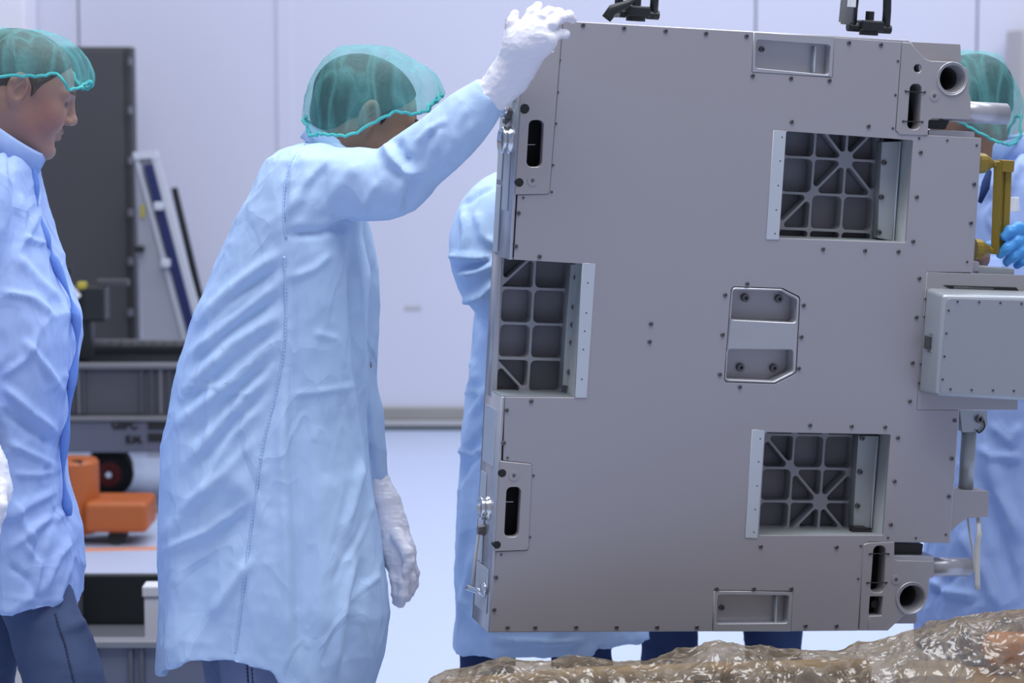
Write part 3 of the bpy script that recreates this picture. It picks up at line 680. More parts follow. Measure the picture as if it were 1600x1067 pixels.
angle_sheet([(1378, 222), (1371, 372)], [(1406, 221), (1395, 376)], None, [(1381, 254), (1377, 308), (1373, 363)])
angle_sheet([(1341, 681), (1333, 822)], [(1371, 681), (1360, 825)], None, [(1347, 684), (1343.5, 737), (1339.5, 790)])
angle_sheet([(892, 413), (879, 602)], [(907.5, 413), (895.5, 604)], None, [(900, 433.5), (897, 480), (895, 507.5), (893.5, 535), (890, 581)])
# block coloured as the gap's shade, below the lower sheet and above the upper one
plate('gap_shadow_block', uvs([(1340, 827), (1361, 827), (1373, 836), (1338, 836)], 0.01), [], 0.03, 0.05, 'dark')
# flange strips on the cover, each with dark dots painted as shade in tiny holes
def flange(px, holes, wf=-0.004):
    s = plate('flange_strip', uvs(px, wf), [], wf, 0.002, 'pale', bev=0.0005)
    for x, y in holes:
        q = uv(x, y, wf); bchild('hole_shade_dot', cyl_me((q[0], wf-0.0002, q[1]), (q[0], wf+0.001, q[1]), 0.0015, n=10), 'dark', s)
flange([(1209, 203.5), (1228.5, 205), (1217, 374.5), (1197, 374)], [(1222, 214.5), (1219, 251.5), (1216, 290), (1213, 328), (1211, 365)])
flange([(1175.5, 671), (1194.5, 672.5), (1183.5, 841), (1164, 840)], [(1188, 685.5), (1185.5, 721.5), (1183, 759), (1180, 796), (1178, 831.5)])
flange([(910.5, 411), (930.5, 412), (917, 621.5), (898.5, 621.5)], [(918.5, 442), (916, 489), (913.5, 517.5), (911.5, 546), (909, 592.5)])

# ---- front cover with all its openings
cover_px = [(879.5, 33), (1176.5, 50), (1174, 113), (1300, 121.5), (1303.5, 58.5), (1408.5, 66), (1398, 206), (1448.5, 212), (1449, 211), (1531, 216), (1519, 425.5), (1447.5, 424.5), (1431.5, 640), (1497, 640.5), (1483, 848), (1357, 846), (1349, 850), (1340, 985),
            (1235, 985.8), (1238, 923), (1115, 921.5), (1112.5, 986), (765, 986.5), (775.5, 861.5), (825, 859.5), (831, 724), (786, 719), (789, 620), (899, 621), (911, 412), (802.5, 405.5), (808.5, 304.5), (858, 303)]
rad_ = [0.001]*len(cover_px)
for k in (6, 24, 25, 32): rad_[k] = 0.005
rad_[23] = rad_[26] = 0.001; rad_[9] = 0.009; rad_[6] = 0.004; rad_[15] = 0.004
cen_px = [(1142, 447.5), (1222, 450), (1250, 464), (1244, 583), (1210.5, 600), (1130.5, 597)]
cov = plate('front_cover', fillet(uvs(cover_px), rad_), [fillet(uvs(winUR), 0.004), fillet(uvs(winLR), 0.004), fillet(uvs(cen_px), 0.008)], -0.0025, 0.003, 'skinp', bev=0.0008)
SC1 = [(911, 39.5), (975, 44), (1040, 48.5), (1103, 52.5), (1166.5, 56.5), (1326.5, 67), (1376.5, 70), (1176, 118.5), (1236, 122.5), (1296, 126), (1237, 190.5), (1357, 197.5), (810, 333), (806, 385), (843, 401), (830, 627), (791.5, 641), (787, 692), (775, 902), (772, 952.6), (793, 980.6), (836, 980.6), (900, 980), (963.4, 980), (1026.6, 980), (1088.7, 980), (1119.5, 920), (1178, 920), (1236.5, 920), (1258.4, 978), (1307, 978), (1265.7, 664.5), (1330.7, 666), (1383, 667.4), (1403, 684), (1397.8, 752), (1392, 819.5), (1188.6, 854), (1307, 855), (1438.5, 238.4), (1432.4, 308), (1426.8, 377.4), (1286, 389.4), (1351.6, 391.7), (1403.8, 393.3), (1522, 288), (1517, 348.6), (1167.5, 443.5), (1133, 461), (1129, 523), (1124.7, 585), (1156, 604.5), (1255.6, 477), (1252, 526.5), (1248, 575.6), (1017, 506), (1015, 534), (1487, 716.4), (1482.5, 775.5), (1436.5, 435), (1431.8, 495.8), (1426, 567), (1421.5, 627), (1491.6, 657)]
SC2 = [(874.6, 94), (871.5, 144), (868.5, 193), (864, 258), (862, 300), (817.6, 309), (793, 715), (833.5, 743), (828, 839), (783, 866), (1403, 95.5), (1399, 148.5), (1395, 200.5), (1436, 216), (1480, 219.5), (1526, 227), (1511, 409), (1477.8, 835), (1387.4, 840), (1431, 840.5), (1345, 853), (1341, 904)]
screws(SC1, -0.0025, SCREW); screws(SC2, -0.0025, SMALL)

# ---- recessed pieces
def cup(name, outer, pockets, wf, depth, m, mfloor, bevo=0.0012, rads=0.006, floorh=0.003):
    pr = [fillet(p_, rads) for p_ in pockets]
    o = plate(name, outer, pr, wf, depth, m, bev=bevo)
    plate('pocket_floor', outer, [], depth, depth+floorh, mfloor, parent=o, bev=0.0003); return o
u_o = uvs([(1177, 50), (1303, 58), (1299.5, 120.5), (1174.5, 112.5)]); u_p = uvs([(1181, 61.5), (1297, 70), (1294, 117), (1179, 106)])
h1 = cup('handle_recess', u_o, [u_p], -0.0035, 0.022, 'frame', 'frame', rads=0.006)
screws([(1190, 77)], 0.0215, BOLT, h1, 'bolt')
l_o = uvs([(1115, 922.5), (1237.5, 924), (1234.5, 986), (1113, 986)]); l_p = uvs([(1120.5, 928), (1232, 929.5), (1230, 973), (1118, 974)])
h2 = cup('handle_recess', l_o, [l_p], -0.0035, 0.022, 'frame', 'frame', rads=0.006)
screws([(1127.5, 949)], 0.0215, BOLT, h2, 'bolt')
for hh, (a, c) in ((h1, ((1274, 72), (1271.5, 113))), (h2, ((1213.5, 930), (1211.5, 972)))):
    q0, q1 = uv(*a, 0.01), uv(*c, 0.01); plate('fold_edge', [q0-[.0018, 0], q0+[.0018, 0], q1+[.0018, 0], q1-[.0018, 0]], [], 0.008, 0.022, 'pale', parent=hh)
up = uvs([(1144, 453), (1219, 454.5), (1245, 468), (1243, 504), (1140, 499)]); lo_ = uvs([(1136, 545.5), (1239, 546.5), (1238.5, 580), (1208.5, 595), (1134, 592)])
h3 = cup('centre_handle', fillet(uvs([(1143, 448.5), (1221, 451), (1249, 465), (1243, 582), (1210, 599), (1131.5, 596)]), 0.008), [up, lo_], -0.003, 0.034, 'frame', 'brack', bevo=0.0022, rads=0.007)
screws([(1163.5, 465), (1216, 466.5), (1156, 573.5), (1208, 574.5)], 0.033, BIGB, h3, 'bolt')

# ---- corner brackets
def slot(px, r): return fillet(uvs(px), r)
def csk(x, y, parent, w=-0.0045):
    q = uv(x, y, w); mw_ = Matrix.Translation((q[0], w, q[1])) @ Matrix.Rotation(math.pi/2, 4, 'X')
    bchild('washer', lathe_me([(0.0, 0.0006), (0.0045, 0.0006), (0.0048, 0.0016), (0.0102, 0.0012), (0.0105, -0.002)], mw_, 24), 'brack', parent)
    screws([(x, y)], w-0.0008, SMALL, parent, 'screw')
wb0 = -0.0045
tl = plate('corner_bracket', fillet(uvs([(818.5, 31), (878.5, 34), (857.5, 303), (803.5, 304)]), [0.002, 0.002, 0.006, 0.002]), [circ(uv(819, 170), 0.0088), circ(uv(811, 285), 0.0088), circ(uv(860.5, 76), 0.0062), slot([(826, 187.5), (849, 187.5), (845.5, 260.5), (821.5, 260.5)], 0.010)], wb0, 0.014, 'brack', bev=0.0014)
ll = plate('corner_bracket', fillet(uvs([(780.5, 719.5), (831, 724.5), (825, 859), (772.5, 861)]), [0.001, 0.005, 0.006, 0.001]), [slot([(791, 760.5), (813.5, 760.5), (809.5, 838), (787, 838)], 0.010)], wb0, 0.014, 'brack', bev=0.0014)
plate('slot_shade_sheet', uvs([(812, 40), (872, 43), (852, 300), (800, 300)], 0.05), [], 0.05, 0.053, 'dark', parent=tl)  # near-black sheets stand in for the shade behind slots and holes
plate('slot_shade_sheet', uvs([(780, 724), (826, 728), (820, 856), (772, 856)], 0.05), [], 0.05, 0.053, 'dark', parent=ll)
for (x_, y_, p_, rb_) in ((819, 170, tl, 0.0084), (811, 285, tl, 0.0084), (784.5, 739, ll, 0.0078), (776.5, 851, ll, 0.0074)):
    q = uv(x_, y_, -0.003); bchild('hole_shade_disc', cyl_me((q[0], -0.0049, q[1]), (q[0], 0.012, q[1]), rb_), 'dark', p_)  # near-black disc coloured as the shade inside a round hole
csk(832, 282, tl); csk(803, 743, ll)
def wire(a, c, parent, w_=-0.006, r=0.0011, name='tie', m='black'):
    q0, q1 = uv(*a, w_), uv(*c, w_); V, Fc = tube_me([(q0[0], w_, q0[1]), (q1[0], w_, q1[1])], r, 6); bchild(name, mesh(V, Fc), m, parent)
wire((823, 226), (836, 226), tl, 0.02, 0.0009, 'lock_wire', 'chrome'); wire((789, 784), (802, 784), ll, 0.02, 0.0009, 'lock_wire', 'chrome')
ur = plate('corner_bracket', fillet(uvs([(1409, 66), (1421, 66.5), (1443, 91), (1452, 95), (1494, 97), (1511, 108), (1513, 130), (1512.5, 152), (1515.5, 160), (1515, 187), (1456, 185), (1449.5, 188), (1448.5, 211.5), (1405, 210), (1399, 204)]), [.001, .008, .006, .006, .012, .012, .01, .004, .004, .004, .006, .004, .001, .003, .003]),
    [circ(uv(1432.6, 106.8), 0.0082), slot([(1421, 131), (1439, 131), (1435.5, 202), (1416, 202)], 0.0105), circ(uv(1487, 123), 0.0272, 40)], wb0, 0.03, 'brack', bev=0.0014)
csk(1459.8, 150, ur)
lr = plate('corner_bracket', fillet(uvs([(1357, 847), (1396.5, 846), (1396, 873), (1402, 875), (1459, 876), (1457.5, 901), (1451, 903), (1449, 932), (1435, 956), (1412, 960), (1386, 984.5), (1341.5, 984.5), (1348, 850)]), [.003, .001, .002, .002, .003, .003, .003, .01, .014, .004, .003, .001, .003]),
    [slot([(1364, 852), (1382.5, 852), (1380, 925), (1358.5, 925)], 0.0105), fillet(uvs([(1358, 931), (1378, 931), (1376, 961), (1356, 961)]), 0.002), circ(uv(1423.5, 934), 0.0268, 40)], wb0, 0.03, 'brack', bev=0.0014)
csk(1400, 905.5, lr)
plate('slot_shade_sheet', uvs([(1410, 70), (1436, 92), (1440, 120), (1440, 205), (1404, 205)], 0.05), [], 0.055, 0.058, 'dark', parent=ur)  # dark sheet again gives the bracket openings their shade by colour
plate('slot_shade_sheet', uvs([(1345, 850), (1390, 850), (1392, 975), (1338, 975)], 0.05), [], 0.055, 0.058, 'dark', parent=lr)
for (a, c) in (((1415, 143), (1445, 144.5)), ((1411, 189.5), (1442, 190.5))): wire(a, c, ur)
for (a, c) in (((1359, 865), (1389, 865)), ((1356, 910.5), (1387, 910))): wire(a, c, lr)
screws([(1415, 142.5), (1445, 144), (1411, 189.5), (1441, 190.5)], wb0, SMALL, ur); screws([(1359, 865.5), (1388, 865.5), (1355, 910.5), (1384, 910.5)], wb0, SMALL, lr)
plate('insert', uvs([(1356.5, 962), (1375, 962), (1374, 983.5), (1355, 983.5)]), [], -0.006, 0.0, 'brack', parent=lr)
q = uv(1367, 944, 0.01); bchild('socket_bolt', cyl_me((q[0], 0.01, q[1]), (q[0], 0.03, q[1]), 0.008), 'black', lr)
def funnel(x, y, parent):
    q = uv(x, y, wb0); mw_ = Matrix.Translation((q[0], 0, q[1])) @ Matrix.Rotation(-math.pi/2, 4, 'X')
    o = bchild('guide_funnel', lathe_me([(0.0335, 0.01), (0.0335, wb0-0.002), (0.0325, wb0-0.003), (0.0310, wb0-0.001), (0.0225, 0.018), (0.0222, 0.020), (0.0222, 0.085), (0.0, 0.085)], mw_, 48), 'frame', parent, True)
    bchild('bore_shade', lathe_me([(0.0219, 0.0205), (0.0216, 0.0205), (0.0216, 0.083), (0, 0.083)], mw_, 40), 'dark', o, True)  # near-black lining painted as the shade deep in the funnel
funnel(1487.5, 123, ur); funnel(1423.5, 934, lr)
# guide shafts sticking out right
def hshaft(xa, xb, y, r, w_, m='frame'):
    q0, q1 = uv(xa, y, w_), uv(xb, y, w_); q1[1] = q0[1]
    bchild('guide_shaft', cyl_me((q0[0], w_, q0[1]), (q1[0], w_, q1[1]), r, n=40, bev=0.002), m, None, True)
def shade_auto(o, ang=35):
    pass
hshaft(1470, 1573, 172.5, 0.0215, 0.03); hshaft(1440, 1515, 885.5, 0.0195, 0.03)
# rear flaps and dark slabs by the shafts
plate('rear_flap', fillet(uvs([(1400, 64), (1502, 69), (1503.5, 98), (1410, 95)], 0.03), 0.003), [], 0.034, 0.04, 'brack')
plate('rear_flap', fillet(uvs([(1386, 950), (1434, 950), (1433, 975), (1384, 975)], 0.03), 0.003), [], 0.034, 0.04, 'brack')
plate('stop_block', fillet(uvs([(1448, 187), (1484, 188), (1477, 202), (1448, 201)], 0.02), 0.002), [], 0.02, 0.05, 'black')
plate('stop_block', fillet(uvs([(1397, 849), (1443, 850), (1440, 869), (1396, 869)], 0.02), 0.002), [], 0.02, 0.05, 'black')
plate('shelf', uvs([(1449, 203), (1520, 206), (1520, 216), (1448, 214)], 0.02), [], 0.012, 0.05, 'frame')
plate('shelf', uvs([(1396.5, 868), (1459, 869), (1459, 877), (1396.5, 877)], 0.0), [], 0.0, 0.05, 'frame')

# ---- side electronics housing on its back board
bbx = [(1447.5, 425), (1640, 431), (1640, 460), (1597, 465), (1589, 640), (1431.5, 640)]
bo = plate('housing_board', uvs(bbx), [], -0.003, 0.004, 'brack')
def frustum(back, frontp, wb2, wf, bev, m, name):
    a = uvs(back, wb2); c = uvs(frontp, wf); V = [(p_[0], wb2, p_[1]) for p_ in a]+[(p_[0], wf, p_[1]) for p_ in c]
    bm = bmesh.new(); bm.from_mesh(mesh(V, [(3, 2, 1, 0), (4, 5, 6, 7), (0, 1, 5, 4), (1, 2, 6, 5), (2, 3, 7, 6), (3, 0, 4, 7)])); bmesh.ops.recalc_face_normals(bm, faces=bm.faces)
    bmesh.ops.bevel(bm, geom=bm.edges[:], offset=bev, segments=4, affect='EDGES', profile=0.5)
    o = bchild(name, from_bm(bm), m); return o
hs = frustum([(1446, 449), (1680, 456), (1668, 620), (1434, 614)], [(1474, 460), (1715, 467), (1700, 632), (1463, 619)], -0.003, -0.075, 0.009, 'housing', 'side_housing')
hs.data.shade_smooth()
wf = -0.077
hc = plate('housing_cover', fillet(uvs([(1480, 466), (1708, 472), (1694, 626), (1468, 613)], wf), 0.007), [], wf, wf+0.003, 'housecov', bev=0.0006)
screws([(1496, 471), (1529.7, 472), (1563, 473), (1596, 474.5), (1482, 485), (1478.5, 520.7), (1475.6, 556.7), (1472.7, 592.6), (1485, 608), (1518, 609), (1551.4, 609.7), (1584, 610.5)], wf, SMALL, hc)
screws([(1446, 467), (1444.5, 495), (1438.6, 569), (1436, 598.7)], -0.0045, SMALL, bo)
# dark slot and pins above the housing, connector on its left cheek
so = plate('board_slot', uvs([(1474, 445.5), (1588, 449), (1592, 454), (1484, 451)], -0.004), [], -0.0045, -0.002, 'dark', parent=bo)
plate('slot_bar', uvs([(1490, 447.5), (1552, 449.5), (1552, 453), (1490, 451)], -0.005), [], -0.0065, -0.003, 'screw', parent=bo)
ca, cb_ = uv(1446, 525, -0.03), uv(1455, 546, -0.03)
q0 = uv(1450, 535, -0.03)
cn = bchild('connector', box_me((q0[0]-0.004, -0.043, q0[1]-0.013), (q0[0]+0.006, -0.019, q0[1]+0.013), 0.001), 'cab', hs)
for dx, dz in ((-.017, .017), (-.006, .018), (-.004, -.017), (-.015, -.018), (0.001, 0.006), (0.001, -0.008)):
    o = bpy.data.objects.new('screw', SMALL); COL.objects.link(o); o.parent = hs; o.scale = (0.6, 0.6, 0.6); o.location = (q0[0]+0.0, -0.031+dx*0.9-0.0, q0[1]+dz); o.rotation_euler = (0, 0, -math.pi/2)
# latch block above the board; lower right bracket, post and arm
plate('latch_block', fillet(uvs([(1519, 408), (1530, 409), (1531, 424), (1518, 424)], 0.01), 0.002), [], 0.01, 0.04, 'brack')
plate('latch_block', fillet(uvs([(1528, 416), (1585, 420), (1585, 430), (1528, 428)], 0.02), 0.002), [], 0.02, 0.06, 'sheet')
pb = plate('post_bracket', fillet(uvs([(1498, 640), (1541, 641), (1541, 664), (1533, 674), (1502, 675)], 0.02), 0.003), [], 0.015, 0.045, 'housing')
screws([(1529, 654.5)], 0.015, BIGB, pb, 'bolt')
q0, q1 = uv(1514, 673, 0.03), uv(1508.5, 768, 0.03)
bchild('post', cyl_me((q0[0], 0.03, q0[1]), (q1[0], 0.03, q1[1]), 0.0155, n=32), 'sheet', None, True)
ab = plate('post_arm', fillet(uvs([(1490, 766), (1546, 768), (1545, 808), (1512, 810), (1500, 818), (1486, 832)], 0.0), [.001, .003, .003, .006, .01, .001]), [], 0.002, 0.05, 'brack', bev=0.001)
w_ = -0.0
qa = [(1537, 657), (1538, 668), (1530, 676), (1526, 672)]
V, Fc = tube_me(catmull([(*[uv(x, y, 0.01)[0]], 0.01, uv(x, y, 0.01)[1]) for x, y in qa], 5), 0.0018, 8); bchild('wire_loop', mesh(V, Fc), 'black', pb, True)

# ---- gold handrail on the right flank
def P3(px, py, w): q = uv(px, py, w); return np.array([q[0], w, q[1]])
hr = bchild('handrail', join_me([tube_me([P3(1561, 253, 0.05), P3(1556, 396, 0.05)], 0.0115, 4, up=(1, 0.0, 0))]), 'gold')
hr2 = bchild('handrail_bar', join_me([tube_me([P3(1573, 253, 0.062), P3(1567, 396, 0.062)], 0.0125, 6)]), 'gold', hr)
for (a, bq) in (((1533, 255), (1578, 258)), ((1527, 389), (1570, 393))):
    bchild('standoff', join_me([tube_me([P3(*a, 0.05), P3(*bq, 0.055)], 0.0075, 12)]), 'gold', hr)
    bchild('foot', join_me([tube_me([P3(a[0]-6, a[1], 0.05), P3(a[0]+5, a[1], 0.05), P3(a[0]+18, a[1], 0.05)], [0.022, 0.02, 0.008], 16)]), 'gold', hr)
c = P3(1570, 259, 0.055); bchild('end_block', box_me(c-[0.014, 0.016, 0.012], c+[0.014, 0.014, 0.012], 0.002), 'gold', hr)

# ---- fittings on the left flank
def on_side(px, py, w):   # the point of the left flank plane at depth w near pixel row py
    z_ = uv(px, py, w)[1]; t = (main[0][1]-z_)/(main[0][1]-main[-1][1]); return np.array([main[0][0]+(main[-1][0]-main[0][0])*t, w, z_])
def port(py, w, r=0.026):
    c = on_side(790, py, w); mw_ = Matrix.Translation(Vector(c)) @ Matrix.Rotation(-math.pi/2, 4, 'Y')
    o = bchild('round_port', lathe_me([(r*1.08, 0), (r*1.08, 0.004), (r*0.96, 0.006), (r*0.96, 0.010), (r, 0.011), (r, 0.017), (r*0.94, 0.019), (r*0.80, 0.019), (r*0.78, 0.004), (0, 0.003)], mw_, 36), 'chrome', None, True)
    bchild('port_plug', lathe_me([(r*0.77, 0.012), (0, 0.0125)], mw_, 30), 'ribback', o)
port(219, 0.045); port(794, 0.05, 0.022)
# stepped side covers
def side_pad(y0, y1, w0, w1, t=0.003, m='pale', name='side_cover'):
    a, c = on_side(790, y0, w0), on_side(790, y1, w0)
    V = []
    for ww in (w0, w1):
        for pt_ in (a, c):
            for tt in (0.0, -t): V.append((pt_[0]+tt, ww, pt_[2]))
    bm = bmesh.new(); bm.from_mesh(mesh(V, [(0, 1, 3, 2), (4, 6, 7, 5), (0, 4, 5, 1), (2, 3, 7, 6), (1, 5, 7, 3), (0, 2, 6, 4)])); bmesh.ops.recalc_face_normals(bm, faces=bm.faces)
    bmesh.ops.bevel(bm, geom=bm.edges[:], offset=0.0009, segments=1, affect='EDGES'); return bchild(name, from_bm(bm), m)
side_pad(150, 225, 0.085, 0.118); side_pad(232, 282, 0.085, 0.118); side_pad(290, 395, 0.085, 0.118); side_pad(240, 330, 0.03, 0.07)
side_pad(640, 730, 0.03, 0.11, 0.002); side_pad(740, 880, 0.075, 0.118, 0.002); side_pad(890, 960, 0.02, 0.11, 0.002)
for py, w_ in ((150, 0.03), (178, 0.045), (186, 0.055)):
    c = on_side(790, py, w_); bchild('hose_fitting', cyl_me(c, c+[-0.02, 0, 0.012], 0.009, 0.006, 14), 'chrome', None, True)
    bchild('nut', cyl_me(c+[-0.002, 0, 0], c+[-0.01, 0.0, 0.003], 0.0115, n=6), 'screw')
c0_ = on_side(760, 828, 0.07); c1_ = on_side(750, 918, 0.085)
V, Fc = tube_me([c0_+[-0.006, 0, 0], c0_+[-0.012, 0, -0.01], (c0_+c1_)/2+[-0.014, 0, 0], c1_+[-0.016, 0, 0]], [0.003, 0.003, 0.003, 0.003], 8); bchild('latch_rod', mesh(V, Fc), 'strap', None, True)
bchild('latch_knob', cyl_me(c0_, c0_+[-0.014, 0, 0], 0.012, 0.009, 8), 'screw')
V, Fc = tube_me([c1_+[0.0, -0.045, 0.0], c1_+[-0.012, -0.03, 0.0], c1_+[-0.020, -0.01, 0], c1_+[-0.024, 0.0, 0]], [0.009, 0.006, 0.005, 0.006], 12); bchild('tee_handle', mesh(V, Fc), 'chrome', None, True)
cc_ = on_side(760, 921, 0.035); bchild('valve_boss', cyl_me(cc_, cc_+[-0.010, 0, 0], 0.017, 0.012, 20, 0.002), 'chrome', None, True)
# ---- webbing strap hanging from the lower arm
pts = [P3(1528, 806, 0.02), P3(1530, 830, -0.0), P3(1527, 860, 0.005), P3(1527.5, 921, 0.01)]
V, Fc = tube_me([tuple(p_) for p_ in catmull(pts, 5)], [0.0045]*6+[0.0058]*10, 8, flat=0.25, up=(1, 0, 0))
Wp = [MW @ Vector(v) for v in V]
tg = link('webbing_strap', mesh(Wp, Fc), M['strap'], None, True); tag(tg, 'cream webbing strap dangling from the lower right arm of the silver box', 'strap')
pts = [P3(1512, 808, 0.03), P3(1516, 840, 0.02), P3(1520, 862, 0.03), P3(1522, 895, 0.03)]
V, Fc = tube_me(catmull(pts, 5), 0.0022, 6); tg = link('cord', mesh([MW @ Vector(v) for v in V], Fc), M['strap'], None, True); tag(tg, 'thin grey cord hanging beside the cream webbing strap', 'cord')

# ---- swivel hoist rings on top edge (things of their own)
def hoist(px, py, label, s=1.0, extra=None):
    q = uv(px, py, 0.06); base = MW @ Vector((q[0], 0.06, q[1])); mw_ = MW.copy(); mw_.translation = base
    root = empty('hoist_ring', None, label, 'hoist ring', mw=mw_); root['_local'] = 1
    root['group'] = 'hoist rings on the box'
    def ch(n, me, m, par=root, sm=False):
        o = bpy.data.objects.new(n, me); COL.objects.link(o); o.parent = par; me.materials.append(M[m]); 
        if sm: me.shade_smooth()
        return o
    ch('washer', cyl_me((0, 0, 0), (0, 0, 0.008), 0.019, n=28), 'black')
    ch('swivel_block', box_me((-0.0235, -0.0235, 0.007), (0.0235, 0.0235, 0.029), 0.004), 'black')
    ch('bolt_head', cyl_me((0, 0, 0.028), (0, 0, 0.047), 0.0095, n=6), 'black')
    for sx in (-1, 1):
        ch('pin', cyl_me((sx*0.022, 0, 0.014), (sx*0.046, 0, 0.014), 0.009, n=14), 'black')
    V, Fc = tube_me([(-0.036, 0, 0.008), (-0.036, 0, 0.05), (-0.034, 0, 0.085), (-0.024, 0, 0.115), (0, 0, 0.128), (0.024, 0, 0.115), (0.034, 0, 0.085), (0.036, 0, 0.05), (0.036, 0, 0.008)], 0.0085, 12)
    ch('bail', mesh(V, Fc), 'black', sm=True)
    V, Fc = tube_me([(0, -0.012, 0.125), (0, -0.02, 0.16), (0, -0.01, 0.3), (0, 0, 1.6)], [0.012, 0.014, 0.014, 0.014], 10)
    ch('lifting_sling', mesh(V, Fc), 'black', sm=True)
    if extra: extra(ch)
    return root
def ex1(ch):
    ch('strap_buckle', box_me((-0.062, -0.03, 0.004), (-0.04, -0.012, 0.02), 0.005), 'sleeve')
    V, Fc = tube_me([(-0.066, -0.02, -0.0), (-0.055, -0.025, 0.018), (-0.03, -0.03, 0.03), (-0.01, -0.03, 0.042)], [0.010, 0.011, 0.008, 0.002], 10, flat=0.6); ch('strap_end', mesh(V, Fc), 'black', sm=True)
def ex2(ch):
    o = ch('rope_sleeve', cyl_me((-0.056, -0.012, 0.018), (-0.052, -0.012, 0.15), 0.014, n=16, bev=0.004), 'sleeve', sm=True)
    ch('size_label', box_me((-0.061, -0.0275, 0.052), (-0.043, -0.0255, 0.084), 0.0005), 'label')
hoist(993, 33, 'black hoist ring with grey buckle on the box top, left one', extra=ex1)
hoist(1357, 55, 'black hoist ring with labelled sleeve on the box top, right one', extra=ex2)

# ================================================================== PEOPLE
def head_fn(jowl=1.0):
    def f(P):
        P = P.copy(); Pa = P.copy(); Pa[:, 1] = np.abs(P[:, 1])
        d = sd_ell(Pa, (0.0, 0, 0.037), (0.102, 0.076, 0.081))
        d = smin(d, sd_ell(Pa, (0.045, 0, -0.022), (0.064, 0.060, 0.082)), 0.03)
        d = smin(d, sd_cap(Pa, (0.0, 0.054, -0.038), (0.082, 0.020, -0.094), 0.020*jowl, 0.018), 0.03)
        d = smin(d, sd_ell(Pa, (0.094, 0, -0.096), (0.018, 0.022, 0.018)), 0.018)
        d = smin(d, sd_ell(Pa, (0.072, 0.036, -0.03), (0.032, 0.024, 0.034)), 0.02)
        d = smin(d, sd_cap(Pa, (0.088, 0.040, 0.026), (0.101, 0.010, 0.027), 0.009, 0.009), 0.014)
        d = smax(d, -(np.linalg.norm((Pa-[0.113, 0.031, 0.008])/[1, 1.25, 0.8], axis=1)-0.014), 0.012)
        d = smin(d, sd_cap(Pa, (0.104, 0, 0.020), (0.119, 0, -0.017), 0.0075, 0.0095), 0.010)
        d = smin(d, sd_ell(Pa, (0.1205, 0, -0.021), (0.0125, 0.014, 0.0115)), 0.006)
        d = smin(d, sd_ell(Pa, (0.114, 0.013, -0.027), (0.011, 0.007, 0.008)), 0.005)
        d = smax(d, -(np.linalg.norm(Pa-[0.119, 0.009, -0.036], axis=1)-0.0045), 0.004)
        d = smin(d, sd_cap(Pa, (0.107, 0, -0.050), (0.094, 0.022, -0.055), 0.0075, 0.003), 0.006)
        d = smin(d, sd_cap(Pa, (0.106, 0, -0.063), (0.094, 0.019, -0.058), 0.0075, 0.003), 0.006)
        d = smax(d, -sd_cap(Pa, (0.116, 0, -0.0565), (0.096, 0.025, -0.058), 0.0022, 0.0015), 0.003)
        d = smax(d, -(np.linalg.norm((Pa-[0.112, 0, -0.078])/[1, 2.2, 0.8], axis=1)-0.006), 0.008)
        # lids
        d = smin(d, sd_cap(Pa, (0.099, 0.020, 0.014), (0.092, 0.043, 0.012), 0.0048, 0.0045), 0.004)
        d = smin(d, sd_cap(Pa, (0.097, 0.020, 0.0005), (0.091, 0.042, 0.002), 0.0038, 0.0035), 0.004)
        # ears
        Pe = Pa.copy(); Pe[:, 1] += (Pa[:, 0]+0.0)*0.35; e = sd_ell(Pe, (-0.004, 0.083, 0.004), (0.021, 0.0095, 0.033)); e = smin(e, sd_ell(Pe, (0.004, 0.078, -0.026), (0.010, 0.007, 0.011)), 0.008)
        e = smax(e, -sd_ell(Pe, (0.002, 0.0935, 0.004), (0.0145, 0.0135, 0.0225)), 0.003)
        e = smin(e, sd_cap(Pe, (0.002, 0.084, 0.018), (-0.010, 0.084, -0.006), 0.0028, 0.0028), 0.003)
        d = smin(d, e, 0.008)
        # neck
        d = smin(d, sd_cap(Pa, (-0.026, 0.0, -0.03), (-0.002, 0, -0.175), 0.052*jowl, 0.056*jowl), 0.035)
        return d
    return f
def hair_fn(P):
    Pa = P.copy(); Pa[:, 1] = np.abs(P[:, 1])
    d = sd_ell(Pa, (-0.002, 0, 0.038), (0.107, 0.080, 0.0865))
    d = smin(d, sd_ell(Pa, (-0.050, 0, -0.014), (0.047, 0.060, 0.046)), 0.02)
    d = smax(d, P[:, 0]*0.9-(P[:, 2]-0.045)*0.75-0.052, 0.006)          # hairline towards the face
    near_ear = np.maximum(0.0-(P[:, 2]-0.012), -(0.036-P[:, 0]))        # leave the ear free
    d = smax(d, -(sd_ell(Pa, (0.006, 0.09, -0.012), (0.030, 0.035, 0.040))), 0.004)
    d = smax(d, -(P[:, 2]+0.060), 0.01)
    d = smin(d, sd_cap(Pa, (0.032, 0.0725, 0.03), (0.028, 0.0715, 0.0), 0.006, 0.003), 0.006)
    return d
def head_matrix(loc, yaw, pitch, roll=0):
    ps, th = math.radians(yaw), math.radians(pitch); f = Vector((math.cos(ps)*math.cos(th), math.sin(ps)*math.cos(th), -math.sin(th)))
    l = Vector((-math.sin(ps), math.cos(ps), 0)); u = f.cross(l)
    m = Matrix(((f.x, l.x, u.x, loc[0]), (f.y, l.y, u.y, loc[1]), (f.z, l.z, u.z, loc[2]), (0, 0, 0, 1)))
    return m @ Matrix.Rotation(math.radians(roll), 4, 'X')
def xf(V, m): A = np.array(m); return V@A[:3, :3].T+A[:3, 3]
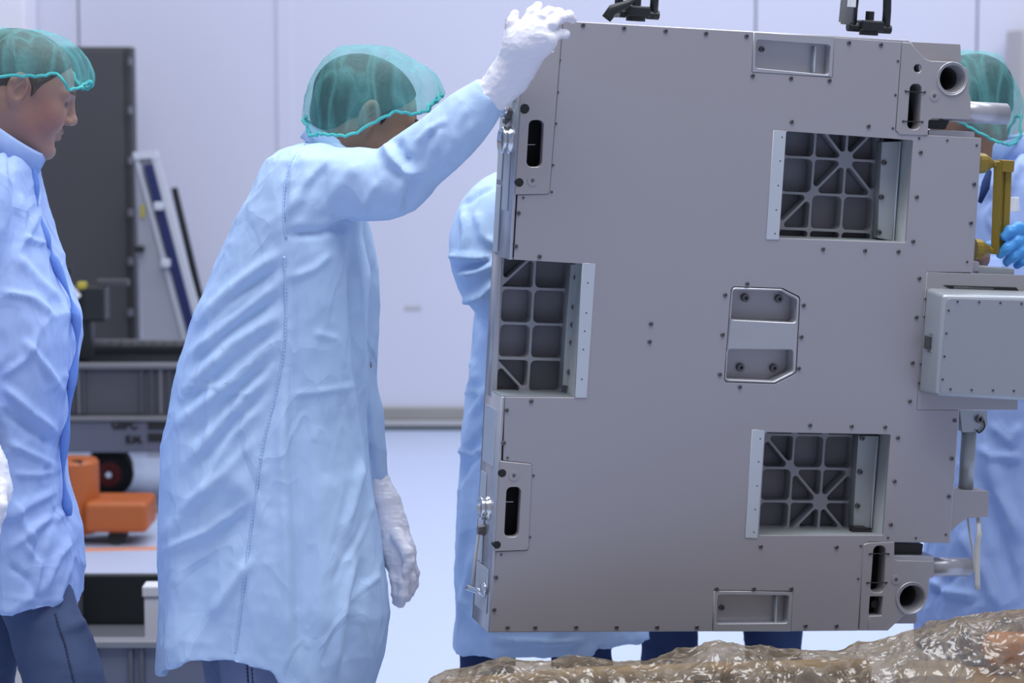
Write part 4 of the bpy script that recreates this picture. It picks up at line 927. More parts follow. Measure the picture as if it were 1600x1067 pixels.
def person(name, label, base, headm, scale, skinm, hairm, body_caps, jowl=1.0, fine=True, brow='brow', hs=1.0):
    root = empty(name, base, label, 'person')
    h = 0.0030 if fine else 0.006
    V, Q = surface_nets(head_fn(jowl), (-0.14, -0.11, -0.20), (0.155, 0.11, 0.145), h); V = xf(V*scale, headm)
    pts = [np.array(c[0]) for c in body_caps]+[np.array(c[1]) for c in body_caps]; lo = np.min(pts, 0)-0.16; hi = np.max(pts, 0)+0.16
    def bf(P):
        d = None
        for a, b, ra, rb in body_caps: e = sd_cap(P, a, b, ra, rb); d = e if d is None else smin(d, e, 0.05)
        return d
    V2, Q2 = surface_nets(bf, lo, hi, 0.016)
    me = fast_mesh(np.concatenate([V, V2]), np.concatenate([Q, Q2+len(V)])); me.materials.append(skinm)
    link('body', me, None, root, True)
    if hairm:
        V, Q = surface_nets(hair_fn, (-0.14, -0.11, -0.10), (0.14, 0.11, 0.16), 0.0035 if fine else 0.007); V = xf(V*scale*hs, headm); me = fast_mesh(V, Q); me.materials.append(hairm); link('hair', me, None, root, True)
    if fine:
        for sy in (-1, 1):
            c = headm @ (Vector((0.0895, sy*0.031, 0.0075))*scale)
            bm = bmesh.new(); bmesh.ops.create_uvsphere(bm, u_segments=20, v_segments=14, radius=0.0125*scale); bmesh.ops.translate(bm, verts=bm.verts, vec=c); e = link('eyeball', from_bm(bm), M['eye'], root, True)
            c = headm @ (Vector((0.0970, sy*0.0305, 0.0060))*scale); bm = bmesh.new(); bmesh.ops.create_uvsphere(bm, u_segments=16, v_segments=10, radius=0.0058*scale); bmesh.ops.translate(bm, verts=bm.verts, vec=c); link('iris', from_bm(bm), M['iris'], e, True)
            bp_ = [headm @ (Vector(q)*scale) for q in ((0.1085, sy*0.012, 0.029), (0.105, sy*0.028, 0.034), (0.0925, sy*0.043, 0.031), (0.083, sy*0.050, 0.025))]
            V, Fc = tube_me(catmull(bp_, 4), [0.0035]*4+[0.0045]*5+[0.003]*4, 8, flat=0.8); link('eyebrow', mesh(V, Fc), M[brow], root, True)
    return root

def loft_px(rings, n=88, hem=None, ex=2.25, wob=0.0, seed=0):
    """rings: (py, xl, xr, Y, ry); hem(px) gives a lower edge row for the last ring"""
    V, Fc = [], []; R = []
    rs = np.array(rings, float); t = np.linspace(0, len(rs)-1, (len(rs)-1)*4+1)
    rs = np.stack([np.interp(t, np.arange(len(rs)), rs[:, k]) for k in range(5)], 1)
    m = len(rs)
    for i, (py, xl, xr, Y, ry) in enumerate(rs):
        s = i/(m-1); row = []
        for j in range(n):
            th = 2*math.pi*j/n; cx, sx = math.cos(th), math.sin(th)
            ux, uy = abs(cx)**(2/ex)*np.sign(cx), abs(sx)**(2/ex)*np.sign(sx)
            wv = 1+wob*s*s*(math.sin(5*th+seed)+0.6*math.sin(9*th+1.3*seed+s*2))*(abs(sx))
            px = (xl+xr)/2+(xr-xl)/2*ux; yy = py
            if hem is not None:
                k = np.clip((s-0.75)/0.25, 0, 1); yy = py+(hem(px)-rs[-1][0])*k
            q = at(px, yy, Y)+np.array([0, ry*uy*wv, 0])
            if hem is not None: q[2] = at(px, yy, Y-ry*abs(uy)*k)[2]
            row.append(q)
        R.append(row)
    # level rings: keep world height of the ring centre for far/near side
    for i, row in enumerate(R): V += row
    for i in range(m-1):
        for j in range(n): Fc.append((i*n+j, (i+1)*n+j, (i+1)*n+(j+1) % n, i*n+(j+1) % n))
    top = len(V); V.append(np.mean(R[0], 0)); Fc += [(top, j, (j+1) % n) for j in range(n)]
    c = np.mean(R[-1], 0); b0 = (m-1)*n; k = len(V)
    V += [c+(v-c)*np.array([0.90, 0.90, 1]) for v in R[-1]]; k2 = len(V); V += [c+(v-c)*np.array([0.86, 0.86, 1])+np.array([0, 0, 0.03]) for v in R[-1]]
    for j in range(n):
        jn = (j+1) % n; Fc.append((b0+j, k+j, k+jn, b0+jn)); Fc.append((k+j, k2+j, k2+jn, k+jn))
    cc = len(V); V.append(c+np.array([0, 0, 0.035])); Fc += [(cc, k2+(j+1) % n, k2+j) for j in range(n)]
    return V, Fc
def sleeve(path, m=6, n=26, cuff=True):
    """path: (px, py, Y, radius px)"""
    P = np.array([[*at(a, b, Y), r*Y/F] for a, b, Y, r in path]); C_ = catmull(P, m)
    V, Fc = tube_me([c[:3] for c in C_], [c[3] for c in C_], n, caps=False)
    k = len(C_); top = len(V); V.append(C_[0][:3]); Fc += [(top, (j+1) % n, j) for j in range(n)]
    e0 = (k-1)*n; ec = C_[-1][:3]; dr_ = C_[-1][:3]-C_[-2][:3]; dr_ /= np.linalg.norm(dr_)
    cc = len(V); V.append(ec); Fc += [(cc, e0+j, e0+(j+1) % n) for j in range(n)]
    return V, Fc
def fix(vf_):
    bm = bmesh.new(); bm.from_mesh(mesh(*vf_)); bmesh.ops.triangulate(bm, faces=[f for f in bm.faces if len(f.verts) > 4]); bmesh.ops.recalc_face_normals(bm, faces=bm.faces); return from_bm(bm)
def coat(root, lofts, sleeves, m, vox=0.0065, amp=0.006, seed=0, folds=(), name='lab_coat', dirv=(0.45, 0.2, 1.0), smooth=3):
    me = fix_join([loft_px(*l[:1], **l[1]) for l in lofts]+[sleeve(s) for s in sleeves])
    me = remesh(me, vox, smooth)
    V = verts_of(me); Nn = norms_of(me); d = np.array(dirv)/np.linalg.norm(dirv)
    W = V-np.outer(V@d, d)*0.62          # stretch the pattern along the hang direction
    W2 = V*np.array([1, 1, 0.8])
    D = amp*(ridged(W*7.0+seed, seed, 2)-0.25)+amp*0.35*(ridged(W2*13+seed*3, seed+5, 3)-0.3)+amp*0.5*vnoise(W*4+seed, seed+9)
    for sc_, aa, sd_ in ((6.5, 0.0050, 41), (12.0, 0.0030, 57)):
        Wc = V@np.array([[1, 0.3, 0.5], [-0.2, 1, 0.3], [-0.7, 0.1, 0.8]]).T*np.array([0.55, 0.8, 1.25])+0.04*np.stack([vnoise(V*9+3, sd_), vnoise(V*9+9, sd_+1), vnoise(V*9+17, sd_+2)], 1)
        cr_ = np.clip(1-np.abs(vnoise(Wc*sc_+seed, seed+sd_))*2.2, 0, 1)**2.2
        D = D+aa*(cr_-0.12)*np.clip(vnoise(V*3.1+seed, seed+77)*1.5+0.55, 0, 1)
    V += Nn*D[:, None]; set_verts(me, V)
    if folds: strokes(me, folds)
    return link(name, me, M[m], root, True)
def fix_join(parts):
    V, Fc = [], []
    for v, f in parts:
        me = fix((v, f)); k = len(V); V += [tuple(q.co) for q in me.vertices]; Fc += [tuple(i+k for i in p.vertices) for p in me.polygons]
    return mesh(V, Fc)
def glove(root, chains, m, name='glove', palm=(), h=0.0022, k=0.004, wr=0.0013):
    """chains of (px, py, Y, radius px) -> smooth hand; palm chains blend wide"""
    CH = [([at(a, b, Y) for a, b, Y, r in c], [r*Y/F for a, b, Y, r in c]) for c in chains]
    PL = [([at(a, b, Y) for a, b, Y, r in c], [r*Y/F for a, b, Y, r in c]) for c in palm]
    allp = [p for c, r in CH+PL for p in c]; lo = np.min(allp, 0)-0.06; hi = np.max(allp, 0)+0.06
    def f(P):
        d = None
        for c, r in PL: e = sd_chain(P, c, r, 0.02); d = e if d is None else smin(d, e, 0.022)
        for c, r in CH: d = smin(d, sd_chain(P, c, r, 0.006), k) if d is not None else sd_chain(P, c, r)
        return d
    V, Q = surface_nets(f, lo, hi, h); me = fast_mesh(V, Q); Nn = norms_of(me)
    V = V+Nn*(wr*(ridged(V*38, 3, 2)-0.2)+wr*0.8*ridged(V*np.array([60, 60, 110.]), 8, 2))[:, None]; set_verts(me, V)
    return link(name, me, M[m], root, True)
def cap_mesh(root, xb, xf_, xc, ytop, rim, Yc, ay, m='cap', tip=1.0, n=120, rows=30, seed=0, pw=0.68, pleat=0.022, lift=0.0):
    rx = [r[0] for r in rim]; ry = [r[1] for r in rim]; V, Fc = [], []; rimpts = []
    for i in range(rows+1):
        s = i/rows; a = s*math.pi/2*1.06; rad = min(1.0, math.sin(min(a, math.pi/2))**pw); hz = max(0.0, math.cos(a)) if a < math.pi/2 else -0.02*(a-math.pi/2)/0.1
        for j in range(n):
            th = 2*math.pi*j/n; c, s_ = math.cos(th), math.sin(th); c = math.copysign(abs(c)**0.8, c); s_ = math.copysign(abs(s_)**0.8, s_)
            pl = 1+pleat*(s**2)*(math.sin(17*th+seed)+0.7*math.sin(31*th+2*seed+s*3))+0.01*math.sin(3*th+4*s+seed)
            if a > math.pi/2: pl *= 0.965
            hw = (xf_-xc) if c > 0 else (xc-xb); rr_ = rad**(tip if c > 0 else 1)
            px = xc+hw*c*rr_*pl; rimy = np.interp(xc+hw*c, rx, ry); py = rimy+(ytop-rimy)*hz**(1.0)
            p = at(px, py, Yc)+np.array([0, ay*s_*rad*pl, 0]); V.append(p)
            if i == rows: rimpts.append(p)
    for i in range(rows):
        for j in range(n): Fc.append((i*n+j, (i+1)*n+j, (i+1)*n+(j+1) % n, i*n+(j+1) % n))
    me = mesh(V, Fc); bm = bmesh.new(); bm.from_mesh(me); bmesh.ops.remove_doubles(bm, verts=bm.verts, dist=0.0004); bmesh.ops.recalc_face_normals(bm, faces=bm.faces); me = from_bm(bm)
    V = verts_of(me); Nn = norms_of(me); V += Nn*(0.006*ridged(V*np.array([16, 16, 9.])+seed, 11+seed, 3)-0.001)[:, None]; set_verts(me, V)
    o = link('hair_net', me, M[m], root, True); o['label'] = 'translucent teal disposable hair cap'
    ring = rimpts+[rimpts[0], rimpts[1]]; ring = [p+np.array([0, 0, 0.0015*math.sin(2.1*i)]) for i, p in enumerate(ring)]
    Vt, Ft = tube_me(ring, 0.0032, 8, caps=False); link('elastic_band', mesh(Vt, Ft), M['teal_band'], o, True)
    return o
def legs(root, paths, m, pelvis=None, vox=0.009, folds=(), seed=0, name='jeans'):
    parts = []
    for pth in paths:
        C_ = catmull(np.array(pth, float), 6); parts.append(tube_me([c[:3] for c in C_], [c[3] for c in C_], 28))
    if pelvis is not None: parts.append(tube_me([pelvis[0], pelvis[1]], [pelvis[2], pelvis[2]], 28))
    me = remesh(fix_join(parts), vox, 2); V = verts_of(me); Nn = norms_of(me)
    V += Nn*(0.006*ridged(V*np.array([9, 9, 16.])+seed, seed, 2))[:, None]; set_verts(me, V)
    if folds: strokes(me, folds)
    return link(name, me, M[m], root, True)
def shoes(root, spots, yaw):
    for (x, y) in spots:
        c, s_ = math.cos(yaw), math.sin(yaw); f = np.array([c, s_, 0])
        def fn(P):
            d = sd_cap(P, np.array([x, y, 0.05])-f*0.03, np.array([x, y, 0.045])+f*0.17, 0.048, 0.038); d = smin(d, sd_cap(P, (x, y, 0.06), (x, y, 0.13), 0.05, 0.05), 0.03)
            return np.maximum(d, 0.001-P[:, 2])
        V, Q = surface_nets(fn, (x-0.26, y-0.26, -0.02), (x+0.26, y+0.26, 0.2), 0.009); V[:, 2] = np.maximum(V[:, 2], 0.001); me = fast_mesh(V, Q); link('shoe', me, M['shoe'], root, True)
def collar(root, c, r, h, tilt, m, gap=0.0, yawdir=0.0, flare=0.012):
    """standing shirt collar around the neck, leaning by tilt (degrees towards +x)"""
    mw_ = Matrix.Translation(Vector(c)) @ Matrix.Rotation(math.radians(tilt), 4, 'Y') @ Matrix.Rotation(yawdir, 4, 'Z'); n = 60; V, Fc = [], []
    prof = [(r+0.0, h), (r+0.006, h+0.004), (r+0.010, h-0.002), (r+flare+0.006, -h*0.35), (r+flare, -h*0.4), (r+0.002, -h*0.2), (r-0.003, h)]
    for j in range(n+1):
        th = gap+(2*math.pi-2*gap)*j/n; fl_ = 1+0.10*math.cos(th)
        for q, z_ in prof: V.append(mw_ @ Vector((q*math.cos(th)*1.08, q*math.sin(th), z_*fl_)))
    k = len(prof)
    for j in range(n):
        for i in range(k): Fc.append((j*k+i, j*k+(i+1) % k, (j+1)*k+(i+1) % k, (j+1)*k+i))
    Fc.append(tuple(range(k))); Fc.append(tuple(n*k+i for i in range(k))[::-1])
    bm = bmesh.new(); bm.from_mesh(mesh(V, Fc)); bmesh.ops.recalc_face_normals(bm, faces=bm.faces)
    return link('collar', from_bm(bm), M[m], root, True)
def X(px, Y, py=500): return at(px, py, Y)[0]
def G(px, Y, z): return np.array([X(px, Y), Y, z])

SK1 = skin_mat('skin_ruddy', (0.36, 0.215, 0.17), (0.31, 0.095, 0.10), tuple(at(75, 185, 4.72)), 0.085)
SK2 = skin_mat('skin_tan', (0.27, 0.155, 0.10), (0.30, 0.13, 0.09), (0, 0, 0), 0.02)
SK5 = skin_mat('skin_brown', (0.25, 0.14, 0.10), (0.25, 0.12, 0.09), (0, 0, 0), 0.02)

# ---------------- centre man
Y2 = 4.80
base = G(420, Y2, 0)
caps = [(at(505, 262, Y2), at(470, 420, Y2), 0.04, 0.10), (at(470, 420, Y2), at(430, 700, Y2), 0.10, 0.10),
        (at(500, 290, 4.72), at(610, 292, 4.68), 0.045, 0.04), (at(610, 292, 4.68), at(772, 142, 4.60), 0.04, 0.028),
        (at(500, 290, Y2+0.13), at(556, 560, Y2+0.13), 0.035, 0.030), (at(556, 560, Y2+0.13), at(590, 748, Y2+0.1), 0.028, 0.02),
        (at(430, 700, Y2-0.07), G(412, Y2-0.08, 0.1), 0.055, 0.035), (at(430, 700, Y2+0.07), G(380, Y2+0.10, 0.1), 0.055, 0.035)]
m2 = person('person', 'man in pale blue lab coat with white gloves reaching up to the silver box corner', base, head_matrix(at(562, 184, Y2), 17, 22), 1.0, SK2, M['hair'], caps)
rings2 = [(217, 488, 530, Y2, 0.06), (222, 468, 545, Y2, 0.10), (232, 436, 556, Y2, 0.155), (246, 414, 566, Y2, 0.19), (275, 397, 572, Y2, 0.205), (320, 377, 568, Y2, 0.21), (370, 355, 566, Y2, 0.205), (430, 331, 580, Y2, 0.20), (490, 305, 577, Y2, 0.20), (560, 283, 576, Y2, 0.20), (640, 264, 572, Y2, 0.20),
          (720, 251, 578, Y2, 0.205), (800, 247, 591, Y2, 0.21), (870, 248, 602, Y2, 0.215), (940, 251, 610, Y2, 0.22), (1000, 248, 600, Y2, 0.22), (1060, 242, 580, Y2, 0.22)]
hem2 = lambda px: 5+np.interp(px, [242, 275, 310, 385, 450, 456, 580], [1052, 1041, 1031, 1034, 1049, 1086, 1090])
sl_r = [(470, 290, 4.74, 52), (505, 291, 4.70, 66), (555, 288, 4.67, 61), (608, 287, 4.65, 60), (655, 249, 4.63, 53), (700, 214, 4.61, 49), (742, 174, 4.60, 42), (770, 146, 4.59, 31)]
sl_l = [(500, 270, Y2+0.13, 50), (540, 400, Y2+0.15, 52), (552, 540, Y2+0.14, 42), (556, 600, Y2+0.13, 36), (564, 650, Y2+0.12, 38), (572, 700, Y2+0.11, 35), (583, 735, Y2+0.10, 27), (590, 757, Y2+0.10, 24)]
f2 = [([(443, 420), (446, 540), (430, 620), (410, 700), (396, 800), (383, 900), (368, 1036)], 5, -0.004),
      ([(459, 400), (460, 560), (456, 650), (460, 760), (466, 880), (466, 1060)], 6, -0.007), ([(475, 560), (472, 700), (480, 860), (480, 1060)], 16, -0.010), ([(446, 600), (440, 700), (444, 800), (448, 900), (449, 1045)], 9, 0.009), ([(330, 700), (420, 820), (415, 940), (405, 1020)], 18, 0.006),
      ([(440, 392), (370, 445), (312, 500)], 9, 0.010), ([(446, 432), (380, 490), (292, 560)], 9, 0.009), ([(443, 412), (350, 475), (300, 530)], 7, -0.006),
      ([(440, 488), (361, 540), (284, 616)], 10, 0.010), ([(442, 462), (360, 515), (290, 580)], 8, -0.007), ([(430, 534), (371, 590), (270, 670)], 10, 0.010), ([(434, 512), (366, 565), (280, 640)], 8, -0.006),
      ([(423, 580), (355, 650), (290, 730)], 10, 0.009), ([(427, 558), (365, 620), (285, 700)], 8, -0.006), ([(414, 629), (361, 685), (300, 790)], 9, 0.008), ([(418, 606), (362, 665), (300, 740)], 8, -0.006), ([(406, 680), (350, 740), (280, 800)], 9, 0.006),
      ([(328, 565), (326, 640), (322, 700)], 4, 0.0035), ([(290, 606), (328, 603), (372, 594)], 4, 0.0035), ([(328, 603), (400, 618)], 4, 0.003),
      ([(395, 770), (345, 840), (312, 900), (306, 1004)], 24, -0.016), ([(252, 862), (324, 830), (391, 782)], 7, 0.009), ([(324, 967), (360, 920), (395, 870)], 10, 0.010), ([(252, 845), (300, 790), (360, 730)], 12, 0.006), ([(285, 880), (275, 960), (262, 1040)], 14, 0.010),
      ([(547, 352), (549, 440), (558, 580), (575, 700), (590, 800)], 6, -0.009), ([(556, 352), (560, 440), (568, 580), (583, 690)], 7, 0.008), ([(452, 435), (490, 420), (520, 395)], 6, 0.006), ([(490, 520), (530, 530)], 5, 0.004),
      ([(567, 716), (545, 800), (534, 845)], 6, 0.007), ([(590, 776), (560, 840), (530, 896)], 6, 0.007), ([(584, 790), (548, 856), (520, 910)], 6, -0.006), ([(597, 896), (570, 918), (549, 944)], 5, 0.005), ([(556, 866), (541, 930), (522, 1057)], 8, 0.012), ([(570, 870), (556, 940), (541, 1060)], 12, -0.012), ([(567, 716), (552, 800), (545, 860)], 10, 0.006), ([(455, 618), (500, 612), (562, 602)], 5, 0.004),
      ([(508, 640), (520, 700), (510, 760)], 16, -0.005), ([(500, 700), (500, 860), (490, 1000)], 20, 0.004),
      # armhole and raised sleeve
      ([(476, 224), (449, 262), (443, 330), (449, 372)], 4, -0.006), ([(484, 226), (458, 264), (452, 325)], 5, 0.004), ([(452, 366), (500, 364), (560, 346)], 7, -0.012), ([(520, 240), (484, 279), (448, 335)], 7, 0.008), ([(505, 262), (478, 300), (462, 350)], 9, -0.005),
      ([(566, 250), (530, 290), (505, 340)], 10, 0.009), ([(592, 279), (575, 310), (560, 338)], 7, 0.008), ([(550, 265), (515, 320), (500, 350)], 9, -0.006), ([(618, 216), (626, 240), (642, 256)], 8, -0.016), ([(600, 222), (612, 246), (634, 268), (660, 272)], 7, 0.010),
      ([(590, 236), (600, 262), (638, 280)], 7, -0.006), ([(700, 186), (668, 205), (648, 226)], 5, 0.007), ([(690, 200), (684, 225), (680, 240)], 6, 0.007), ([(676, 200), (664, 230), (655, 262)], 7, -0.006), ([(730, 165), (715, 195), (706, 225)], 8, 0.006), ([(745, 190), (720, 215), (680, 262)], 9, 0.005), ([(640, 262), (625, 300), (618, 334)], 9, 0.008), ([(655, 270), (640, 300), (632, 325)], 7, -0.007),
      ([(742, 135), (768, 150), (786, 172)], 3, -0.003)]
coat(m2, [(rings2, dict(hem=hem2, wob=0.035, seed=1.0))], [sl_r, sl_l], 'coat', vox=0.0055, amp=0.0058, seed=2, folds=f2, dirv=(0.55, 0.0, 0.85))
collar(m2, at(528, 234, Y2), 0.058, 0.024, 24, 'coat', flare=0.008)
# stitched seams: thin welts
def seam(root, pts, Y, r=0.0016, m='coat', tgt=None):
    """a stitched welt laid on the near surface of the garment"""
    from mathutils.bvhtree import BVHTree
    me = tgt.data; bv = BVHTree.FromPolygons([v.co for v in me.vertices], [tuple(p.vertices) for p in me.polygons]); out = []
    inv = tgt.matrix_world.inverted()
    for px, py in catmull(pts, 10):
        d = Vector(ray(px, py)); h_ = bv.ray_cast(Vector(CAM), d.normalized())
        if h_[0] is not None: out.append(np.array(h_[0]))
    if len(out) < 4: return
    out = np.array(out); 
    for _ in range(2): out[1:-1] = (out[:-2]+out[1:-1]*2+out[2:])/4
    st = np.concatenate([[0], np.cumsum(np.linalg.norm(np.diff(out, axis=0), axis=1))]); m_ = max(8, int(st[-1]/0.0035)); t_ = np.linspace(0, st[-1], m_)
    out = [np.array([np.interp(v, st, out[:, c]) for c in range(3)]) for v in t_]
    V, Fc = tube_me(out, [r*(1.25 if i % 2 else 0.45) for i in range(m_)], 6); return link('stitched_seam', mesh(V, Fc), M[m], tgt, True)
coat2 = [o for o in m2.children if o.name.startswith('lab_coat')][0]
bpy.context.view_layer.update()
def seam_w(tgt, pts, r=0.0014, m='coat'):
    V, Fc = None, None
    s = seam(tgt, pts, 0, r, m, tgt)
    return s
seam_w(coat2, [(476, 224), (452, 258), (444, 300), (443, 345), (447, 372)], 0.0024)
seam_w(coat2, [(444, 400), (446, 520), (432, 610), (412, 690), (396, 800), (383, 900), (368, 1020)], 0.0026)
# gloves
hp = [[(768, 150, 4.59, 29), (795, 120, 4.58, 29), (812, 95, 4.56, 27)], [(812, 95, 4.56, 29), (822, 66, 4.54, 31), (836, 52, 4.53, 28)], [(812, 70, 4.545, 24), (848, 62, 4.53, 22)]]
hf = [[(806, 78, 4.54, 15), (800, 52, 4.53, 10.5), (800, 35, 4.53, 9), (804, 22, 4.535, 7.5)],
      [(820, 54, 4.53, 12), (825, 32, 4.525, 9.5), (832, 18, 4.53, 8.5), (841, 9, 4.545, 7)],
      [(833, 50, 4.53, 12), (846, 27, 4.52, 9.5), (858, 19, 4.53, 9), (872, 20, 4.56, 8), (879, 27, 4.575, 7)],
      [(845, 54, 4.525, 12), (862, 37, 4.515, 9.5), (875, 27, 4.53, 9), (889, 25, 4.56, 8), (895, 31, 4.575, 6.5)],
      [(842, 72, 4.52, 12), (858, 60, 4.515, 10), (870, 53, 4.54, 9), (884, 53, 4.565, 7.5)]]
glove(m2, hf, 'glove', palm=hp)
hp = [[(590, 752, Y2+0.10, 21), (603, 785, Y2+0.09, 21), (612, 820, Y2+0.08, 21)], [(612, 820, Y2+0.08, 24), (622, 862, Y2+0.06, 26), (626, 880, Y2+0.05, 22)]]
hf = [[(616, 880, Y2+0.05, 12), (618, 905, Y2+0.03, 9.5), (620, 928, Y2+0.03, 8.5), (620, 940, Y2+0.035, 7.5)],
      [(626, 882, Y2+0.04, 12), (630, 910, Y2+0.02, 9.5), (630, 930, Y2+0.02, 8.5), (626, 943, Y2+0.03, 7.5)],
      [(634, 880, Y2+0.06, 12), (641, 905, Y2+0.05, 9.5), (640, 922, Y2+0.05, 8.5), (635, 934, Y2+0.06, 7.5)],
      [(638, 872, Y2+0.09, 12), (646, 895, Y2+0.09, 9.5), (646, 912, Y2+0.09, 8.5), (641, 926, Y2+0.09, 7.5)],
      [(620, 835, Y2+0.03, 12), (636, 862, Y2+0.01, 10), (640, 878, Y2+0.01, 8.5), (634, 892, Y2+0.01, 8)]]
glove(m2, hf, 'glove', palm=hp)
cap_mesh(m2, 474, 694, 572, 70, [(474, 180), (480, 200), (488, 209), (500, 205), (545, 208), (562, 203), (590, 187), (625, 171), (650, 176), (668, 172), (694, 148)], Y2, 0.108, tip=1.8, seed=1.0)
j2 = [[(*G(425, Y2-0.06, 0.92), 0.09), (*G(402, Y2-0.09, 0.55), 0.088), (*G(405, Y2-0.09, 0.42), 0.078), (*G(412, Y2-0.08, 0.1), 0.062)],
      [(*G(440, Y2+0.07, 0.92), 0.09), (*G(372, Y2+0.09, 0.55), 0.085), (*G(372, Y2+0.09, 0.42), 0.075), (*G(380, Y2+0.10, 0.1), 0.062)]]
jj = legs(m2, j2, 'denim_l', (G(430, Y2-0.07, 0.9), G(430, Y2+0.07, 0.9), 0.11), seed=4); bpy.context.view_layer.update()
seam_w(jj, [(386, 1036), (387, 1052), (388, 1066), (390, 1090)], 0.0022, 'thread'); seam_w(jj, [(393, 1038), (394, 1052), (395, 1066), (396, 1090)], 0.0016, 'thread')
shoes(m2, [(X(412, Y2), Y2-0.08), (X(380, Y2), Y2+0.10)], 0.0)

# ---------------- left man
Y1 = 4.80
caps = [(at(-12, 275, Y1), at(-20, 400, Y1), 0.045, 0.10), (at(-20, 400, Y1), at(-5, 800, Y1), 0.12, 0.10),
        (at(-34, 310, Y1-0.17), at(-50, 520, Y1-0.19), 0.03, 0.035), (at(-50, 520, Y1-0.19), at(-22, 700, Y1-0.24), 0.036, 0.026),
        (at(-34, 310, Y1+0.17), at(-50, 520, Y1+0.19), 0.03, 0.035), (at(-50, 520, Y1+0.19), at(-22, 700, Y1+0.2), 0.036, 0.026),
        (at(20, 830, Y1-0.06), at(102, 1067, Y1-0.1), 0.05, 0.045), (at(102, 1067, Y1-0.1), G(160, Y1-0.09, 0.12), 0.045, 0.03), (at(0, 830, Y1+0.06), G(-90, Y1+0.1, 0.12), 0.05, 0.03)]
m1 = person('person', 'older man in lab coat and jeans at the left edge looking down', G(60, Y1, 0), head_matrix(at(27, 141, Y1), 13, 20), 0.975, SK1, M['hair2'], caps, jowl=1.12, brow='brow2', hs=0.99)
rings1 = [(232, -45, 40, Y1, 0.09), (244, -75, 50, Y1, 0.13), (262, -92, 57, Y1, 0.17), (300, -112, 60, Y1, 0.20), (330, -120, 64, Y1, 0.21), (375, -122, 76, Y1, 0.215), (420, -122, 90, Y1, 0.22), (455, -120, 104, Y1, 0.225), (490, -118, 116, Y1, 0.225), (530, -117, 119, Y1, 0.225), (580, -117, 113, Y1, 0.22), (640, -117, 104, Y1, 0.22), (700, -118, 98, Y1, 0.22), (760, -120, 101, Y1, 0.22), (800, -122, 108, Y1, 0.22), (838, -123, 119, Y1, 0.22), (900, -126, 125, Y1, 0.225), (955, -130, 124, Y1, 0.23)]
hem1 = lambda px: np.interp(px, [-130, 0, 50, 100, 124], [950, 955, 960, 955, 953])
s1 = [(-25, 275, Y1-0.15, 46), (-38, 350, Y1-0.19, 52), (-52, 450, Y1-0.21, 50), (-55, 530, Y1-0.23, 46), (-42, 620, Y1-0.25, 38), (-28, 690, Y1-0.26, 30)]
s1b = [(-25, 275, Y1+0.15, 46), (-38, 350, Y1+0.19, 52), (-55, 530, Y1+0.20, 46), (-60, 620, Y1+0.2, 38), (-58, 700, Y1+0.2, 30)]
f1 = [([(10, 190), (20, 290), (28, 350), (20, 420)], 5, -0.006), ([(28, 300), (36, 330), (30, 380)], 7, 0.006), ([(66, 325), (40, 370), (20, 400)], 7, 0.006), ([(72, 380), (60, 378), (30, 372)], 5, 0.006), ([(95, 470), (60, 440), (20, 395)], 9, 0.007), ([(85, 495), (50, 465), (0, 455)], 6, 0.006), ([(112, 500), (118, 560), (105, 640)], 5, -0.005), ([(105, 690), (100, 740), (104, 790)], 5, -0.004),
      ([(0, 590), (40, 560), (60, 520)], 6, 0.006), ([(100, 615), (60, 560), (35, 530)], 7, 0.007), ([(92, 680), (50, 645), (0, 600)], 9, 0.009), ([(90, 700), (40, 665), (0, 640)], 8, -0.006), ([(98, 735), (60, 715), (10, 690)], 6, 0.006), ([(20, 740), (60, 742), (95, 735)], 5, 0.005), ([(90, 765), (40, 790), (5, 815)], 8, 0.008), ([(105, 800), (60, 820), (10, 860)], 8, 0.008), ([(100, 785), (70, 830), (50, 880)], 7, -0.007), ([(118, 838), (90, 870), (70, 920)], 7, 0.007), ([(30, 840), (60, 880), (50, 940)], 7, 0.007), ([(10, 880), (45, 905), (60, 940)], 6, -0.006), ([(110, 880), (95, 920), (85, 950)], 6, 0.006), ([(20, 780), (40, 830), (60, 850)], 6, 0.006), ([(0, 930), (60, 940), (120, 935)], 3, 0.0025)]
f1 = [(p_, w_*0.9, a_*1.25) for p_, w_, a_ in f1]
c1 = coat(m1, [(rings1, dict(hem=hem1, wob=0.02, seed=2.2, ex=2.7))], [s1, s1b], 'coat2', vox=0.0058, amp=0.0065, seed=5, folds=f1, dirv=(-0.5, 0.1, 0.8))
# folded front edge of the coat, darker inner side
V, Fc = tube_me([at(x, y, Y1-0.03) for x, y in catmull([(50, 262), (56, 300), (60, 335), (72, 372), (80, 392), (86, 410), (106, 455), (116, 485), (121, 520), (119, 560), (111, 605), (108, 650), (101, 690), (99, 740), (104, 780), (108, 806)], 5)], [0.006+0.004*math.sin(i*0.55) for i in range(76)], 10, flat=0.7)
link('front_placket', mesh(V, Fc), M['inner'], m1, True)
collar(m1, at(2, 226, Y1), 0.070, 0.032, 38, 'coat2', flare=0.010)
hp = [[(-28, 695, Y1-0.26, 27), (-18, 730, Y1-0.265, 27), (-12, 765, Y1-0.27, 27)], [(-12, 765, Y1-0.27, 28), (-14, 800, Y1-0.27, 24)]]
hf = [[(-4+dx*0.5, 800, Y1-0.27+dy, 12), (-8+dx, 830, Y1-0.265+dy, 9.5), (-16+dx, 850, Y1-0.26+dy, 8.5), (-24+dx, 858, Y1-0.25+dy, 8)] for dx, dy in ((0, 0), (-14, 0.02), (-28, 0.03), (-40, 0.03))]+[[(0, 760, Y1-0.29, 12), (2, 790, Y1-0.31, 10), (-6, 812, Y1-0.31, 9)]]
glove(m1, hf, 'glove', palm=hp)
